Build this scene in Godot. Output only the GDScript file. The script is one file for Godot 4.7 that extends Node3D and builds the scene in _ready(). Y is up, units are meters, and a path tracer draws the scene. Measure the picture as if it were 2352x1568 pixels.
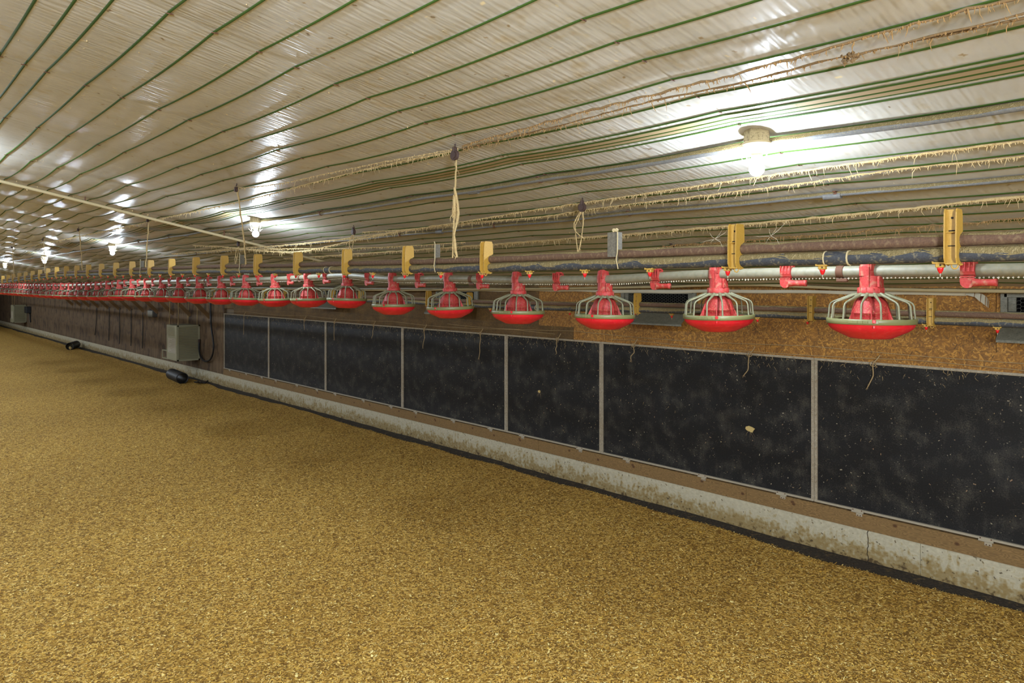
extends Node3D
# A long poultry house seen from near its middle. x runs to the right-hand wall, -z runs along the house (s = -z), y is up.

const EYE := 2.4                      # height of the camera over the litter
const WALL := 6.32                    # x of the right-hand wall's inner face
const RIDGE := 0.22                   # x of the ceiling's ridge
const NEAR_END := -9.0                # s of the end wall behind the camera
const FAR_END := 58.0                 # s of the end wall at the far end
const CREASE := 1.55                  # s of a truss
const BAY := 1.337                    # distance from truss to truss
const FEED := 3.33                    # x of the feed line
const WATER := 2.27                   # x of the near drinker line
const WATER2 := 4.39                  # x of the far drinker line
const LAMP_ROW := 2.87                # x of the lamps

var M := {}
var rng := RandomNumberGenerator.new()
var taken := {}


func _ready() -> void:
	rng.seed = 4711
	# ---- camera
	var cam := Camera3D.new()
	cam.name = "camera"
	cam.position = Vector3(0, EYE, 0)
	cam.rotation.y = -atan(1510.0 / 1627.0)
	cam.projection = Camera3D.PROJECTION_FRUSTUM
	cam.near = 0.05
	cam.far = 120.0
	cam.size = 0.05 * 1568.0 / 1627.0
	cam.frustum_offset = Vector2(0, -0.05 * 129.0 / 1627.0)
	cam.current = true
	add_child(cam)
	# ---- surroundings and exposure (the house is closed, the lamps light it)
	var we := WorldEnvironment.new()
	we.name = "surroundings"
	var env := Environment.new()
	env.background_mode = Environment.BG_COLOR
	env.background_color = Color(0.02, 0.02, 0.02)
	env.ambient_light_source = Environment.AMBIENT_SOURCE_DISABLED
	env.tonemap_mode = Environment.TONE_MAPPER_LINEAR
	env.tonemap_exposure = 1.5
	env.sdfgi_enabled = true
	env.ssao_enabled = true
	env.ssil_enabled = true
	we.environment = env
	add_child(we)
	materials()
	# ---- lamps
	lamps(0.74, 1.65, 1.25)
	fill_lamp(19.0)
	# ---- the shell
	ceiling()
	floor_and_litter()
	right_wall()
	other_walls()
	# ---- things
	inlet_panels()
	feed_line()
	drinker_lines()
	conduits()
	ropes()
	wall_things()
	small_things()


# ------------------------------------------------------------------ naming
func numbered(n: String) -> String:
	if not taken.has(n):
		taken[n] = 0
		return n
	taken[n] += 1
	return "%s_%03d" % [n, taken[n]]


func tag(o: Node, label: String, category: String, group := "", kind := "") -> void:
	if label:
		o.set_meta("label", label)
	if category:
		o.set_meta("category", category)
	if group:
		o.set_meta("group", group)
	if kind:
		o.set_meta("kind", kind)


func thing(called: String, label: String, category: String, at := Vector3.ZERO, group := "") -> Node3D:
	var o := Node3D.new()
	o.name = numbered(called)
	add_child(o)
	o.position = at
	tag(o, label, category, group)
	return o


func structure(called: String) -> Node3D:
	var o := Node3D.new()
	o.name = called
	add_child(o)
	o.set_meta("kind", "structure")
	return o


func put(called: String, mesh: Mesh, m: Material, parent: Node = null, at := Vector3.ZERO) -> MeshInstance3D:
	var o := MeshInstance3D.new()
	o.mesh = mesh
	o.material_override = m
	o.position = at
	if parent == null:
		o.name = numbered(called)
		add_child(o)
	else:
		o.name = called
		parent.add_child(o, true)
	return o


func copy(o: Node3D, label: String) -> Node3D:
	var c: Node3D = o.duplicate()
	var base := String(o.name)
	c.name = numbered(base.substr(0, base.length() - 4) if base.right(3).is_valid_int() else base)
	add_child(c)
	c.set_meta("label", label)
	return c


func ordinal(n: int) -> String:
	var one := ["", "first", "second", "third", "fourth", "fifth", "sixth", "seventh", "eighth", "ninth", "tenth", "eleventh", "twelfth", "thirteenth", "fourteenth", "fifteenth", "sixteenth", "seventeenth", "eighteenth", "nineteenth"]
	if n < 20:
		return one[n]
	var tens := ["", "", "twent", "thirt", "fort", "fift"]
	var ten := n / 10
	return tens[ten] + "ieth" if n % 10 == 0 else tens[ten] + "y-" + one[n % 10]


# ------------------------------------------------------------------ shapes
func P(d: float, h: float, s: float) -> Vector3:          # h is measured from eye level
	return Vector3(d, h + EYE, -s)


func begin(smooth := true) -> SurfaceTool:
	var st := SurfaceTool.new()
	st.begin(Mesh.PRIMITIVE_TRIANGLES)
	st.set_smooth_group(0 if smooth else -1)
	return st


func done(st: SurfaceTool) -> ArrayMesh:
	st.generate_normals()
	return st.commit()


func tri(st: SurfaceTool, a: Vector3, b: Vector3, c: Vector3) -> void:
	st.add_vertex(a)
	st.add_vertex(c)
	st.add_vertex(b)


func quad(st: SurfaceTool, a: Vector3, b: Vector3, c: Vector3, d: Vector3) -> void:
	tri(st, a, b, c)
	tri(st, a, c, d)


func box(st: SurfaceTool, c: Vector3, size: Vector3, bevel := 0.0, turn := Basis()) -> void:
	st.set_smooth_group(-1)
	var h := size / 2
	var b := minf(bevel, minf(h.x, minf(h.y, h.z)) * 0.9)
	var corner := {}
	for sx in [-1, 1]:
		for sy in [-1, 1]:
			for sz in [-1, 1]:
				var s := Vector3(sx, sy, sz)
				corner[Vector3i(sx, sy, sz)] = [
					c + turn * (s * Vector3(h.x, h.y - b, h.z - b)), c + turn * (s * Vector3(h.x - b, h.y, h.z - b)), c + turn * (s * Vector3(h.x - b, h.y - b, h.z))]
	for axis in 3:
		var u := (axis + 1) % 3
		var v := (axis + 2) % 3
		for side in [-1, 1]:
			var ring := []
			for k in [[-1, -1], [1, -1], [1, 1], [-1, 1]]:
				var key := Vector3i.ZERO
				key[axis] = side
				key[u] = k[0]
				key[v] = k[1]
				ring.append(corner[key][axis])
			if side > 0:
				quad(st, ring[0], ring[1], ring[2], ring[3])
			else:
				quad(st, ring[3], ring[2], ring[1], ring[0])
	if b <= 0.0:
		return
	for axis in 3:                                        # the twelve chamfers
		var u := (axis + 1) % 3
		var v := (axis + 2) % 3
		for su in [-1, 1]:
			for sv in [-1, 1]:
				var lo := Vector3i.ZERO
				lo[u] = su
				lo[v] = sv
				var hi := lo
				lo[axis] = -1
				hi[axis] = 1
				if su * sv > 0:
					quad(st, corner[lo][u], corner[lo][v], corner[hi][v], corner[hi][u])
				else:
					quad(st, corner[lo][v], corner[lo][u], corner[hi][u], corner[hi][v])
	for key in corner:
		var k: Array = corner[key]
		if key.x * key.y * key.z > 0:
			tri(st, k[0], k[1], k[2])
		else:
			tri(st, k[2], k[1], k[0])


func tube(st: SurfaceTool, pts: Array, radius, sides := 8, caps := true) -> void:
	st.set_smooth_group(0)
	var rings := []
	var t0: Vector3 = (pts[1] - pts[0]).normalized()
	var n := t0.cross(Vector3.UP if absf(t0.y) < 0.9 else Vector3.RIGHT).normalized()
	for i in pts.size():
		var a: Vector3 = pts[maxi(i - 1, 0)]
		var b: Vector3 = pts[mini(i + 1, pts.size() - 1)]
		var t := (b - a).normalized()
		n = (n - t * n.dot(t)).normalized()
		var bi := t.cross(n)
		var r: float = radius[i] if radius is Array else radius
		var ring := PackedVector3Array()
		for j in sides:
			var w := TAU * j / sides
			ring.append(pts[i] + (n * cos(w) + bi * sin(w)) * r)
		rings.append(ring)
	for i in pts.size() - 1:
		for j in sides:
			var k := (j + 1) % sides
			quad(st, rings[i][j], rings[i][k], rings[i + 1][k], rings[i + 1][j])
	if caps:
		st.set_smooth_group(-1)
		for j in range(1, sides - 1):
			tri(st, rings[0][0], rings[0][j + 1], rings[0][j])
			tri(st, rings[-1][0], rings[-1][j], rings[-1][j + 1])
		st.set_smooth_group(0)


func bore(st: SurfaceTool, pts: Array, radius: Array, axis: Vector3, sides: int) -> void:
	# a pipe whose outline runs along the outside and back through the inside
	st.set_smooth_group(0)
	var n := axis.cross(Vector3.UP).normalized()
	var up := n.cross(axis).normalized()
	for i in pts.size() - 1:
		for j in sides:
			var v := []
			for q in [[i, j], [i, j + 1], [i + 1, j + 1], [i + 1, j]]:
				var w: float = TAU * q[1] / sides
				v.append(pts[q[0]] + (n * cos(w) + up * sin(w)) * radius[q[0]])
			quad(st, v[0], v[1], v[2], v[3])


func lathe(st: SurfaceTool, profile: Array, sides := 24, at := Vector3.ZERO, smooth := true) -> void:
	st.set_smooth_group(0 if smooth else -1)
	for i in profile.size() - 1:
		var p: Vector2 = profile[i]
		var q: Vector2 = profile[i + 1]
		for j in sides:
			var w0 := TAU * j / sides
			var w1 := TAU * (j + 1) / sides
			var a := at + Vector3(p.x * cos(w0), p.y, -p.x * sin(w0))
			var b := at + Vector3(p.x * cos(w1), p.y, -p.x * sin(w1))
			var c := at + Vector3(q.x * cos(w1), q.y, -q.x * sin(w1))
			var d := at + Vector3(q.x * cos(w0), q.y, -q.x * sin(w0))
			if p.x > 1e-5:
				tri(st, a, b, c)
			if q.x > 1e-5:
				tri(st, a, c, d)


func prism(st: SurfaceTool, poly: PackedVector2Array, z0: float, z1: float, turn := Basis(), at := Vector3.ZERO) -> void:
	st.set_smooth_group(-1)
	if Geometry2D.is_polygon_clockwise(poly):
		poly = poly.duplicate()
		poly.reverse()
	var f := func(p: Vector2, z: float) -> Vector3: return at + turn * Vector3(p.x, p.y, z)
	var ix := Geometry2D.triangulate_polygon(poly)
	for i in range(0, ix.size(), 3):
		var a: Vector2 = poly[ix[i]]
		var b: Vector2 = poly[ix[i + 1]]
		var c: Vector2 = poly[ix[i + 2]]
		if (b - a).cross(c - a) < 0:
			var k := b
			b = c
			c = k
		tri(st, f.call(a, z1), f.call(b, z1), f.call(c, z1))
		tri(st, f.call(a, z0), f.call(c, z0), f.call(b, z0))
	for i in poly.size():
		var p: Vector2 = poly[i]
		var q: Vector2 = poly[(i + 1) % poly.size()]
		quad(st, f.call(p, z1), f.call(p, z0), f.call(q, z0), f.call(q, z1))


func key(table: Array, s: float) -> float:               # a smooth curve through [s, value] pairs
	if s <= table[0][0]:
		return table[0][1]
	for i in table.size() - 1:
		if s <= table[i + 1][0]:
			var t: float = (s - table[i][0]) / (table[i + 1][0] - table[i][0])
			return lerpf(table[i][1], table[i + 1][1], t * t * (3 - 2 * t) * 0.5 + t * 0.5)
	return table[-1][1]


func smooth_path(pts: Array, step: float) -> Array:
	var out := []
	for i in pts.size() - 1:
		var a: Vector3 = pts[maxi(i - 1, 0)]
		var b: Vector3 = pts[i]
		var c: Vector3 = pts[i + 1]
		var d: Vector3 = pts[mini(i + 2, pts.size() - 1)]
		var n := maxi(1, int(ceil(b.distance_to(c) / step)))
		for k in n:
			out.append(b.cubic_interpolate(c, a, d, float(k) / n))
	out.append(pts[-1])
	return out


func dust(st: SurfaceTool, pts: Array, r: float, reach: float, rag: float, tilt := 0.0) -> void:
	# a ragged crust of dust lying over the upper side of a pipe
	st.set_smooth_group(0)
	var rows := []
	for i in pts.size():
		var t: Vector3 = (pts[mini(i + 1, pts.size() - 1)] - pts[maxi(i - 1, 0)]).normalized()
		var side := t.cross(Vector3.UP).normalized()
		var up := side.cross(t).normalized()
		var lo := -reach + tilt + rng.randf_range(-rag, rag)
		var hi := reach + tilt + rng.randf_range(-rag, rag)
		var row := []
		for j in 7:
			var w := lerpf(lo, hi, j / 6.0)
			var rr := r + (0.0004 if j == 0 or j == 6 else rng.randf_range(0.001, 0.0026))
			row.append(pts[i] + (up * cos(w) + side * sin(w)) * rr)
		rows.append(row)
	for i in pts.size() - 1:
		for j in 6:
			quad(st, rows[i][j], rows[i + 1][j], rows[i + 1][j + 1], rows[i][j + 1])


func crumb(st: SurfaceTool, c: Vector3, r: float) -> void:
	st.set_smooth_group(-1)
	var v := []
	for k in [Vector3(1, 0, 0), Vector3(0, 1, 0), Vector3(0, 0, 1), Vector3(-1, 0, 0), Vector3(0, -1, 0), Vector3(0, 0, -1)]:
		v.append(c + k * r * rng.randf_range(0.5, 1.3))
	for f in [[0, 1, 2], [1, 3, 2], [3, 4, 2], [4, 0, 2], [1, 0, 5], [3, 1, 5], [4, 3, 5], [0, 4, 5]]:
		tri(st, v[f[0]], v[f[1]], v[f[2]])


func fibre(st: SurfaceTool, from: Vector3, to: Vector3, r: float) -> void:
	var mid := (from + to) / 2 + Vector3(rng.randf_range(-1, 1), rng.randf_range(-1, 1), rng.randf_range(-1, 1)) * from.distance_to(to) * 0.15
	tube(st, [from, mid, to], [r, r * 0.9, r * 0.3], 3, false)


# ------------------------------------------------------------------ materials
func bytes_noise(w: int, h: int, freq: float, sd: int, oct := 4, type := FastNoiseLite.TYPE_SIMPLEX_SMOOTH) -> PackedByteArray:
	var n := FastNoiseLite.new()
	n.seed = sd
	n.frequency = freq
	n.noise_type = type
	n.fractal_octaves = oct
	return n.get_seamless_image(w, h, false, false, 0.15, true).get_data()


func stretched_noise(w: int, h: int, fx: int, fy: int, freq: float, sd: int, oct := 3) -> PackedByteArray:
	var n := FastNoiseLite.new()
	n.seed = sd
	n.frequency = freq
	n.fractal_octaves = oct
	var im := n.get_seamless_image(w / fx, h / fy, false, false, 0.15, true)
	im.resize(w, h, Image.INTERPOLATE_CUBIC)
	return im.get_data()


func picture(w: int, h: int, data: PackedByteArray) -> ImageTexture:
	return ImageTexture.create_from_image(Image.create_from_data(w, h, false, Image.FORMAT_RGB8, data))


func grey_picture(w: int, h: int, data: PackedByteArray) -> ImageTexture:
	return ImageTexture.create_from_image(Image.create_from_data(w, h, false, Image.FORMAT_L8, data))


func blend(w: int, h: int, a: Color, b: Color, n1: PackedByteArray, c: Color, n2: PackedByteArray, cut: float, wide: float) -> PackedByteArray:
	# colour a to b by the first noise, patches of c where the second passes a cut
	var out := PackedByteArray()
	out.resize(w * h * 3)
	for i in w * h:
		var t := n1[i] / 255.0
		var u := clampf((n2[i] / 255.0 - cut) / wide, 0.0, 1.0) * c.a
		out[i * 3] = int(255 * lerpf(lerpf(a.r, b.r, t), c.r, u))
		out[i * 3 + 1] = int(255 * lerpf(lerpf(a.g, b.g, t), c.g, u))
		out[i * 3 + 2] = int(255 * lerpf(lerpf(a.b, b.b, t), c.b, u))
	return out


func speck(data: PackedByteArray, w: int, h: int, count: int, tones: Array, r0: float, r1: float, long := 1.0) -> void:
	for k in count:
		var c: Color = tones[rng.randi() % tones.size()]
		var r := rng.randf_range(r0, r1)
		var l := r * rng.randf_range(1.0, long)
		var w0 := rng.randf() * TAU
		var x0 := rng.randi() % w
		var y0 := rng.randi() % h
		var e := int(ceil(maxf(r, l)))
		for y in range(-e, e + 1):
			for x in range(-e, e + 1):
				var u := x * cos(w0) + y * sin(w0)
				var v := -x * sin(w0) + y * cos(w0)
				if absf(u) <= l and absf(v) <= r:
					var i := (posmod(y0 + y, h) * w + posmod(x0 + x, w)) * 3
					data[i] = int(lerpf(data[i], c.r * 255, c.a))
					data[i + 1] = int(lerpf(data[i + 1], c.g * 255, c.a))
					data[i + 2] = int(lerpf(data[i + 2], c.b * 255, c.a))


func mat(called: String, c: Color, rough := 0.8, metal := 0.0, spec := 0.5) -> StandardMaterial3D:
	var m := StandardMaterial3D.new()
	m.resource_name = called
	m.albedo_color = c
	m.roughness = rough
	m.metallic = metal
	m.metallic_specular = spec
	m.cull_mode = BaseMaterial3D.CULL_DISABLED
	M[called] = m
	return m


func textured(called: String, t: Texture2D, across: Vector2, rough := 0.8, in_world := true, spec := 0.5) -> StandardMaterial3D:
	var m := mat(called, Color.WHITE, rough, 0.0, spec)
	m.albedo_texture = t
	m.uv1_triplanar = true
	m.uv1_world_triplanar = in_world
	m.uv1_scale = Vector3(1.0 / across.x, 1.0 / across.y, 1.0 / across.x)
	m.uv1_triplanar_sharpness = 8.0
	return m


func bump(m: StandardMaterial3D, t: Texture2D, cm: float) -> void:
	m.heightmap_enabled = true
	m.heightmap_texture = t
	m.heightmap_scale = cm


func materials() -> void:
	var n_fine := bytes_noise(256, 256, 0.09, 11)
	var n_mid := bytes_noise(256, 256, 0.03, 12)
	var n_big := bytes_noise(256, 256, 0.012, 13)
	var t_fine := grey_picture(256, 256, n_fine)

	# wood shavings: thousands of small flat chips drawn over each other, with their heights
	var W := 1024
	var lit := PackedByteArray()
	lit.resize(W * W * 3)
	var hgt := PackedByteArray()
	hgt.resize(W * W)
	for i in W * W:
		lit[i * 3] = 140
		lit[i * 3 + 1] = 106
		lit[i * 3 + 2] = 52
	var tones := [Color8(226, 188, 100), Color8(210, 167, 84), Color8(190, 150, 70), Color8(172, 132, 58), Color8(240, 205, 121), Color8(217, 172, 79), Color8(158, 121, 55), Color8(251, 218, 139)]
	for k in 26000:
		var c: Color = tones[mini(rng.randi() % 8, rng.randi() % 9)]
		var hh := int(rng.randf_range(40, 255))
		var r := rng.randf_range(1.2, 3.4)
		var l := rng.randf_range(2.0, 9.0)
		var w0 := rng.randf() * TAU
		var cw := cos(w0)
		var sw := sin(w0)
		var x0 := rng.randi() % W
		var y0 := rng.randi() % W
		var e := int(ceil(l))
		for y in range(-e, e + 1):
			for x in range(-e, e + 1):
				if absf(x * cw + y * sw) <= l and absf(-x * sw + y * cw) <= r:
					var i := ((y0 + y) & 1023) * W + ((x0 + x) & 1023)
					lit[i * 3] = c.r8
					lit[i * 3 + 1] = c.g8
					lit[i * 3 + 2] = c.b8
					hgt[i] = hh
	var m := textured("litter", picture(W, W, lit), Vector2(2.3, 2.3), 0.9, true, 0.3)
	bump(m, grey_picture(W, W, hgt), 0.7)
	m = mat("shaving", Color.WHITE, 0.85, 0.0, 0.3)
	m.vertex_color_use_as_albedo = true

	# ceiling film: off-white with fly specks; fine wrinkles running across the house
	var film := blend(512, 512, Color8(186, 184, 176), Color8(202, 200, 194), bytes_noise(512, 512, 0.012, 21), Color8(176, 158, 122, 130), bytes_noise(512, 512, 0.03, 22), 0.62, 0.3)
	speck(film, 512, 512, 150, [Color8(140, 110, 66, 150), Color8(110, 86, 60, 170), Color8(226, 214, 180)], 0.5, 1.3, 2.6)
	m = textured("film", picture(512, 512, film), Vector2(2.4, 2.4), 0.3, true, 0.42)
	var wr := stretched_noise(512, 512, 8, 1, 0.16, 23, 2)
	bump(m, grey_picture(512, 512, wr), 0.22)
	m = mat("strap", Color8(64, 90, 38), 0.75, 0.0, 0.25)
	mat("dirty_strap", Color8(96, 94, 60), 0.8)
	mat("netting", Color8(158, 138, 104), 0.85)
	mat("rust", Color8(96, 62, 42), 0.8)

	# oriented strand board: flakes in all directions
	var osb := PackedByteArray()
	osb.resize(512 * 512 * 3)
	for i in 512 * 512:
		osb[i * 3] = 134
		osb[i * 3 + 1] = 92
		osb[i * 3 + 2] = 40
	speck(osb, 512, 512, 9000, [Color8(172, 121, 48), Color8(150, 103, 40), Color8(188, 138, 62), Color8(138, 94, 36), Color8(160, 113, 50), Color8(112, 78, 38, 160)], 0.9, 2.4, 6.0)
	speck(osb, 512, 512, 240, [Color8(78, 54, 30, 190), Color8(188, 150, 90)], 0.6, 1.4, 9.0)
	textured("osb", picture(512, 512, osb), Vector2(1.2, 1.2), 0.7)
	var osb2 := osb.duplicate()
	for i in 512 * 512:
		var g := 0.55 + 0.25 * n_big[(i / 512 / 2) * 256 + (i % 512) / 2] / 255.0
		osb2[i * 3] = int(osb2[i * 3] * 0.55 * g + 66 * g)
		osb2[i * 3 + 1] = int(osb2[i * 3 + 1] * 0.55 * g + 56 * g)
		osb2[i * 3 + 2] = int(osb2[i * 3 + 2] * 0.55 * g + 40 * g)
	textured("old_osb", picture(512, 512, osb2), Vector2(1.3, 1.3), 0.85)
	# brown dusty plywood of the far wall, with long upright streaks
	var ply := blend(512, 512, Color8(86, 68, 48), Color8(126, 103, 76), stretched_noise(512, 512, 1, 6, 0.03, 31, 4), Color8(62, 48, 38, 200), bytes_noise(512, 512, 0.008, 32), 0.55, 0.25)
	speck(ply, 512, 512, 500, [Color8(150, 126, 96, 120), Color8(60, 48, 36, 120)], 0.5, 1.5, 4.0)
	textured("plywood", picture(512, 512, ply), Vector2(2.4, 2.4), 0.9)
	# black board: dust smears, scratches, white specks
	var smear := bytes_noise(1024, 1024, 0.009, 42, 6)
	var grain := bytes_noise(1024, 1024, 0.16, 43, 2)
	var drip := stretched_noise(1024, 1024, 1, 8, 0.05, 44, 3)
	for i in 1024 * 1024:
		smear[i] = int(smear[i] * 0.56 + grain[i] * 0.3 + drip[i] * 0.14)
	var blk := blend(1024, 1024, Color8(22, 22, 24), Color8(34, 34, 36), grain, Color8(104, 99, 86, 150), smear, 0.5, 0.3)
	speck(blk, 1024, 1024, 2200, [Color8(150, 140, 112, 190), Color8(176, 168, 146, 170), Color8(110, 100, 76, 160), Color8(80, 76, 66, 150)], 0.4, 1.3, 2.5)
	speck(blk, 1024, 1024, 130, [Color8(190, 178, 150, 220), Color8(170, 140, 110, 220)], 1.0, 1.9, 2.5)
	speck(blk, 1024, 1024, 160, [Color8(90, 88, 82, 130)], 0.4, 0.7, 26.0)
	textured("black_board", picture(1024, 1024, blk), Vector2(2.3, 2.3), 0.6, true, 0.4)
	# concrete footing with rusty brown stains and splashes; the texture spans the footing's height
	concrete()
	# sawn board with grain and knots
	var wood := PackedByteArray()
	wood.resize(1024 * 128 * 3)
	var wa := stretched_noise(1024, 128, 16, 1, 0.03, 51, 2)
	var wb := bytes_noise(1024, 128, 0.01, 52, 2)
	for i in 1024 * 128:
		var g: float = 0.5 + 0.5 * sin(wa[i] * 0.30 + wb[i] * 0.10)
		var c := Color8(108, 84, 50).lerp(Color8(154, 122, 76), g)
		wood[i * 3] = c.r8
		wood[i * 3 + 1] = c.g8
		wood[i * 3 + 2] = c.b8
	for k in 4:
		var x0 := rng.randi() % 1024
		var y0 := rng.randi_range(30, 98)
		for y in range(-14, 15):
			for x in range(-12, 13):
				var q := Vector2(x / 1.2, y / 1.5).length()
				if q < 9:
					var i := (posmod(y0 + y, 128) * 1024 + posmod(x0 + x, 1024)) * 3
					var c := Color8(70, 46, 26).lerp(Color8(110, 78, 44), q / 9)
					wood[i] = c.r8
					wood[i + 1] = c.g8
					wood[i + 2] = c.b8
	m = mat("board", Color.WHITE, 0.8)
	m.albedo_texture = picture(1024, 128, wood)
	mat("brace", Color8(120, 92, 58), 0.85)
	mat("char", Color8(34, 30, 28), 0.9)

	# plastics and metals
	var red := blend(256, 256, Color8(194, 19, 36), Color8(212, 26, 44), n_mid, Color8(196, 96, 84, 150), n_fine, 0.62, 0.25)
	speck(red, 256, 256, 60, [Color8(214, 150, 120, 170)], 0.4, 1.2, 3.0)
	textured("red_pan", picture(256, 256, red), Vector2(0.4, 0.4), 0.35, false)
	var red2 := blend(256, 256, Color8(170, 38, 38), Color8(184, 72, 64), n_fine, Color8(172, 126, 98, 200), n_mid, 0.55, 0.3)
	textured("red_dusty", picture(256, 256, red2), Vector2(0.25, 0.25), 0.6, false)
	var red3 := blend(256, 256, Color8(148, 28, 30), Color8(168, 48, 44), n_mid, Color8(160, 122, 78, 230), n_fine, 0.55, 0.25)
	textured("red_cone", picture(256, 256, red3), Vector2(0.2, 0.2), 0.6, false)
	mat("red_bright", Color8(196, 18, 28), 0.35)
	var ol := blend(256, 256, Color8(104, 104, 78), Color8(126, 124, 98), n_mid, Color8(140, 130, 104, 160), n_fine, 0.6, 0.3)
	textured("olive", picture(256, 256, ol), Vector2(0.3, 0.3), 0.45, false)
	mat("olive_rim", Color8(116, 116, 76), 0.4)
	mat("wire_shine", Color8(150, 150, 126), 0.35, 0.3)
	var zn := blend(256, 256, Color8(122, 119, 100), Color8(144, 140, 122), n_mid, Color8(140, 130, 98, 190), n_fine, 0.55, 0.3)
	textured("feed_tube", picture(256, 256, zn), Vector2(0.3, 0.3), 0.5)
	mat("bead", Color8(226, 220, 200), 0.5)
	var rp := blend(256, 256, Color8(74, 52, 38), Color8(98, 73, 54), n_fine, Color8(112, 95, 70, 200), n_mid, 0.6, 0.3)
	textured("rusty_pipe", picture(256, 256, rp), Vector2(0.16, 0.16), 0.85)
	var bp := blend(256, 256, Color8(34, 36, 42), Color8(58, 60, 64), n_fine, Color8(108, 98, 74, 220), n_mid, 0.62, 0.2)
	textured("black_pipe", picture(256, 256, bp), Vector2(0.16, 0.16), 0.7)
	var dt := blend(256, 256, Color8(106, 93, 64), Color8(132, 118, 84), n_fine, Color8(152, 138, 104, 200), n_mid, 0.6, 0.3)
	m = textured("dust", picture(256, 256, dt), Vector2(0.12, 0.12), 1.0, true, 0.1)
	bump(m, t_fine, 0.3)
	var cd := blend(256, 256, Color8(92, 92, 91), Color8(112, 112, 112), n_mid, Color8(150, 136, 104, 210), n_fine, 0.64, 0.2)
	textured("conduit", picture(256, 256, cd), Vector2(0.2, 0.2), 0.55)
	mat("pale_pipe", Color8(176, 160, 122), 0.8)
	var yl := blend(256, 256, Color8(160, 124, 46), Color8(174, 138, 60), n_mid, Color8(150, 118, 58, 200), n_fine, 0.6, 0.25)
	textured("yellow", picture(256, 256, yl), Vector2(0.08, 0.08), 0.5, false)
	mat("hole_shade", Color8(40, 32, 22), 0.9)  # dark colour standing for the shade inside small openings
	mat("steel_pin", Color8(205, 205, 205), 0.25, 0.7)
	var gz := blend(256, 256, Color8(106, 105, 92), Color8(132, 130, 116), n_mid, Color8(84, 84, 74, 200), n_fine, 0.6, 0.2)
	textured("galvanised", picture(256, 256, gz), Vector2(0.4, 0.4), 0.5)
	textured("dusty_sheet", picture(256, 256, blend(256, 256, Color8(74, 70, 62), Color8(104, 98, 86), n_mid, Color8(128, 112, 80, 210), n_fine, 0.6, 0.25)), Vector2(0.12, 0.12), 0.7, false)
	mat("strip", Color8(172, 162, 142), 0.6)
	textured("dirty_strip", picture(256, 256, blend(256, 256, Color8(150, 140, 122), Color8(186, 176, 156), n_mid, Color8(124, 100, 70, 220), n_fine, 0.62, 0.2)), Vector2(0.3, 0.3), 0.65)
	mat("mesh_wire", Color8(120, 120, 112), 0.5, 0.4)
	mat("black", Color8(18, 18, 18), 0.7)
	mat("black_plastic", Color8(26, 27, 30), 0.5)
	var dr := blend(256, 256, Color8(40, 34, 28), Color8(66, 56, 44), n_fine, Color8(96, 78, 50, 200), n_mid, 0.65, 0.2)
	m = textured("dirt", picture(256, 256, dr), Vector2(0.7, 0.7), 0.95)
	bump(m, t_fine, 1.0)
	mat("beige", Color8(150, 146, 118), 0.6)
	mat("beige_dark", Color8(118, 114, 90), 0.7)
	mat("paper", Color8(176, 168, 150), 0.8)
	mat("grey_box", Color8(74, 72, 68), 0.7)
	var rop := blend(256, 256, Color8(158, 134, 90), Color8(186, 164, 118), n_fine, Color8(132, 100, 60, 200), n_mid, 0.6, 0.3)
	textured("rope", picture(256, 256, rop), Vector2(0.1, 0.1), 0.95)
	mat("brown_rope", Color8(118, 94, 62), 0.95)
	mat("fluff", Color8(190, 166, 120), 1.0)
	mat("brown_fluff", Color8(150, 118, 74), 1.0)
	mat("twine", Color8(178, 154, 114), 0.95)
	mat("iron", Color8(66, 48, 42), 0.75)
	mat("porcelain", Color8(150, 132, 96), 0.5)
	var jb := blend(256, 256, Color8(124, 108, 78), Color8(156, 140, 106), n_fine, Color8(92, 78, 56, 200), n_mid, 0.6, 0.3)
	textured("dusty_box", picture(256, 256, jb), Vector2(0.12, 0.12), 0.95, false)
	mat("web", Color8(214, 204, 182), 0.9)
	m = mat("bulb", Color8(255, 255, 255), 0.3)
	m.emission_enabled = true
	m.emission = Color(0.9, 0.95, 1.0)
	m.emission_energy_multiplier = 6.0
	m = mat("diffuser", Color8(240, 240, 236), 0.6)
	m.emission_enabled = true
	m.emission = Color(0.95, 0.98, 1.0)
	m.emission_energy_multiplier = 3.0
	mat("plain_wall", Color8(120, 104, 84), 0.9)
	mat("scrap", Color8(206, 182, 120), 0.9)
	mat("torn_film", Color8(200, 194, 174), 0.5)


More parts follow.
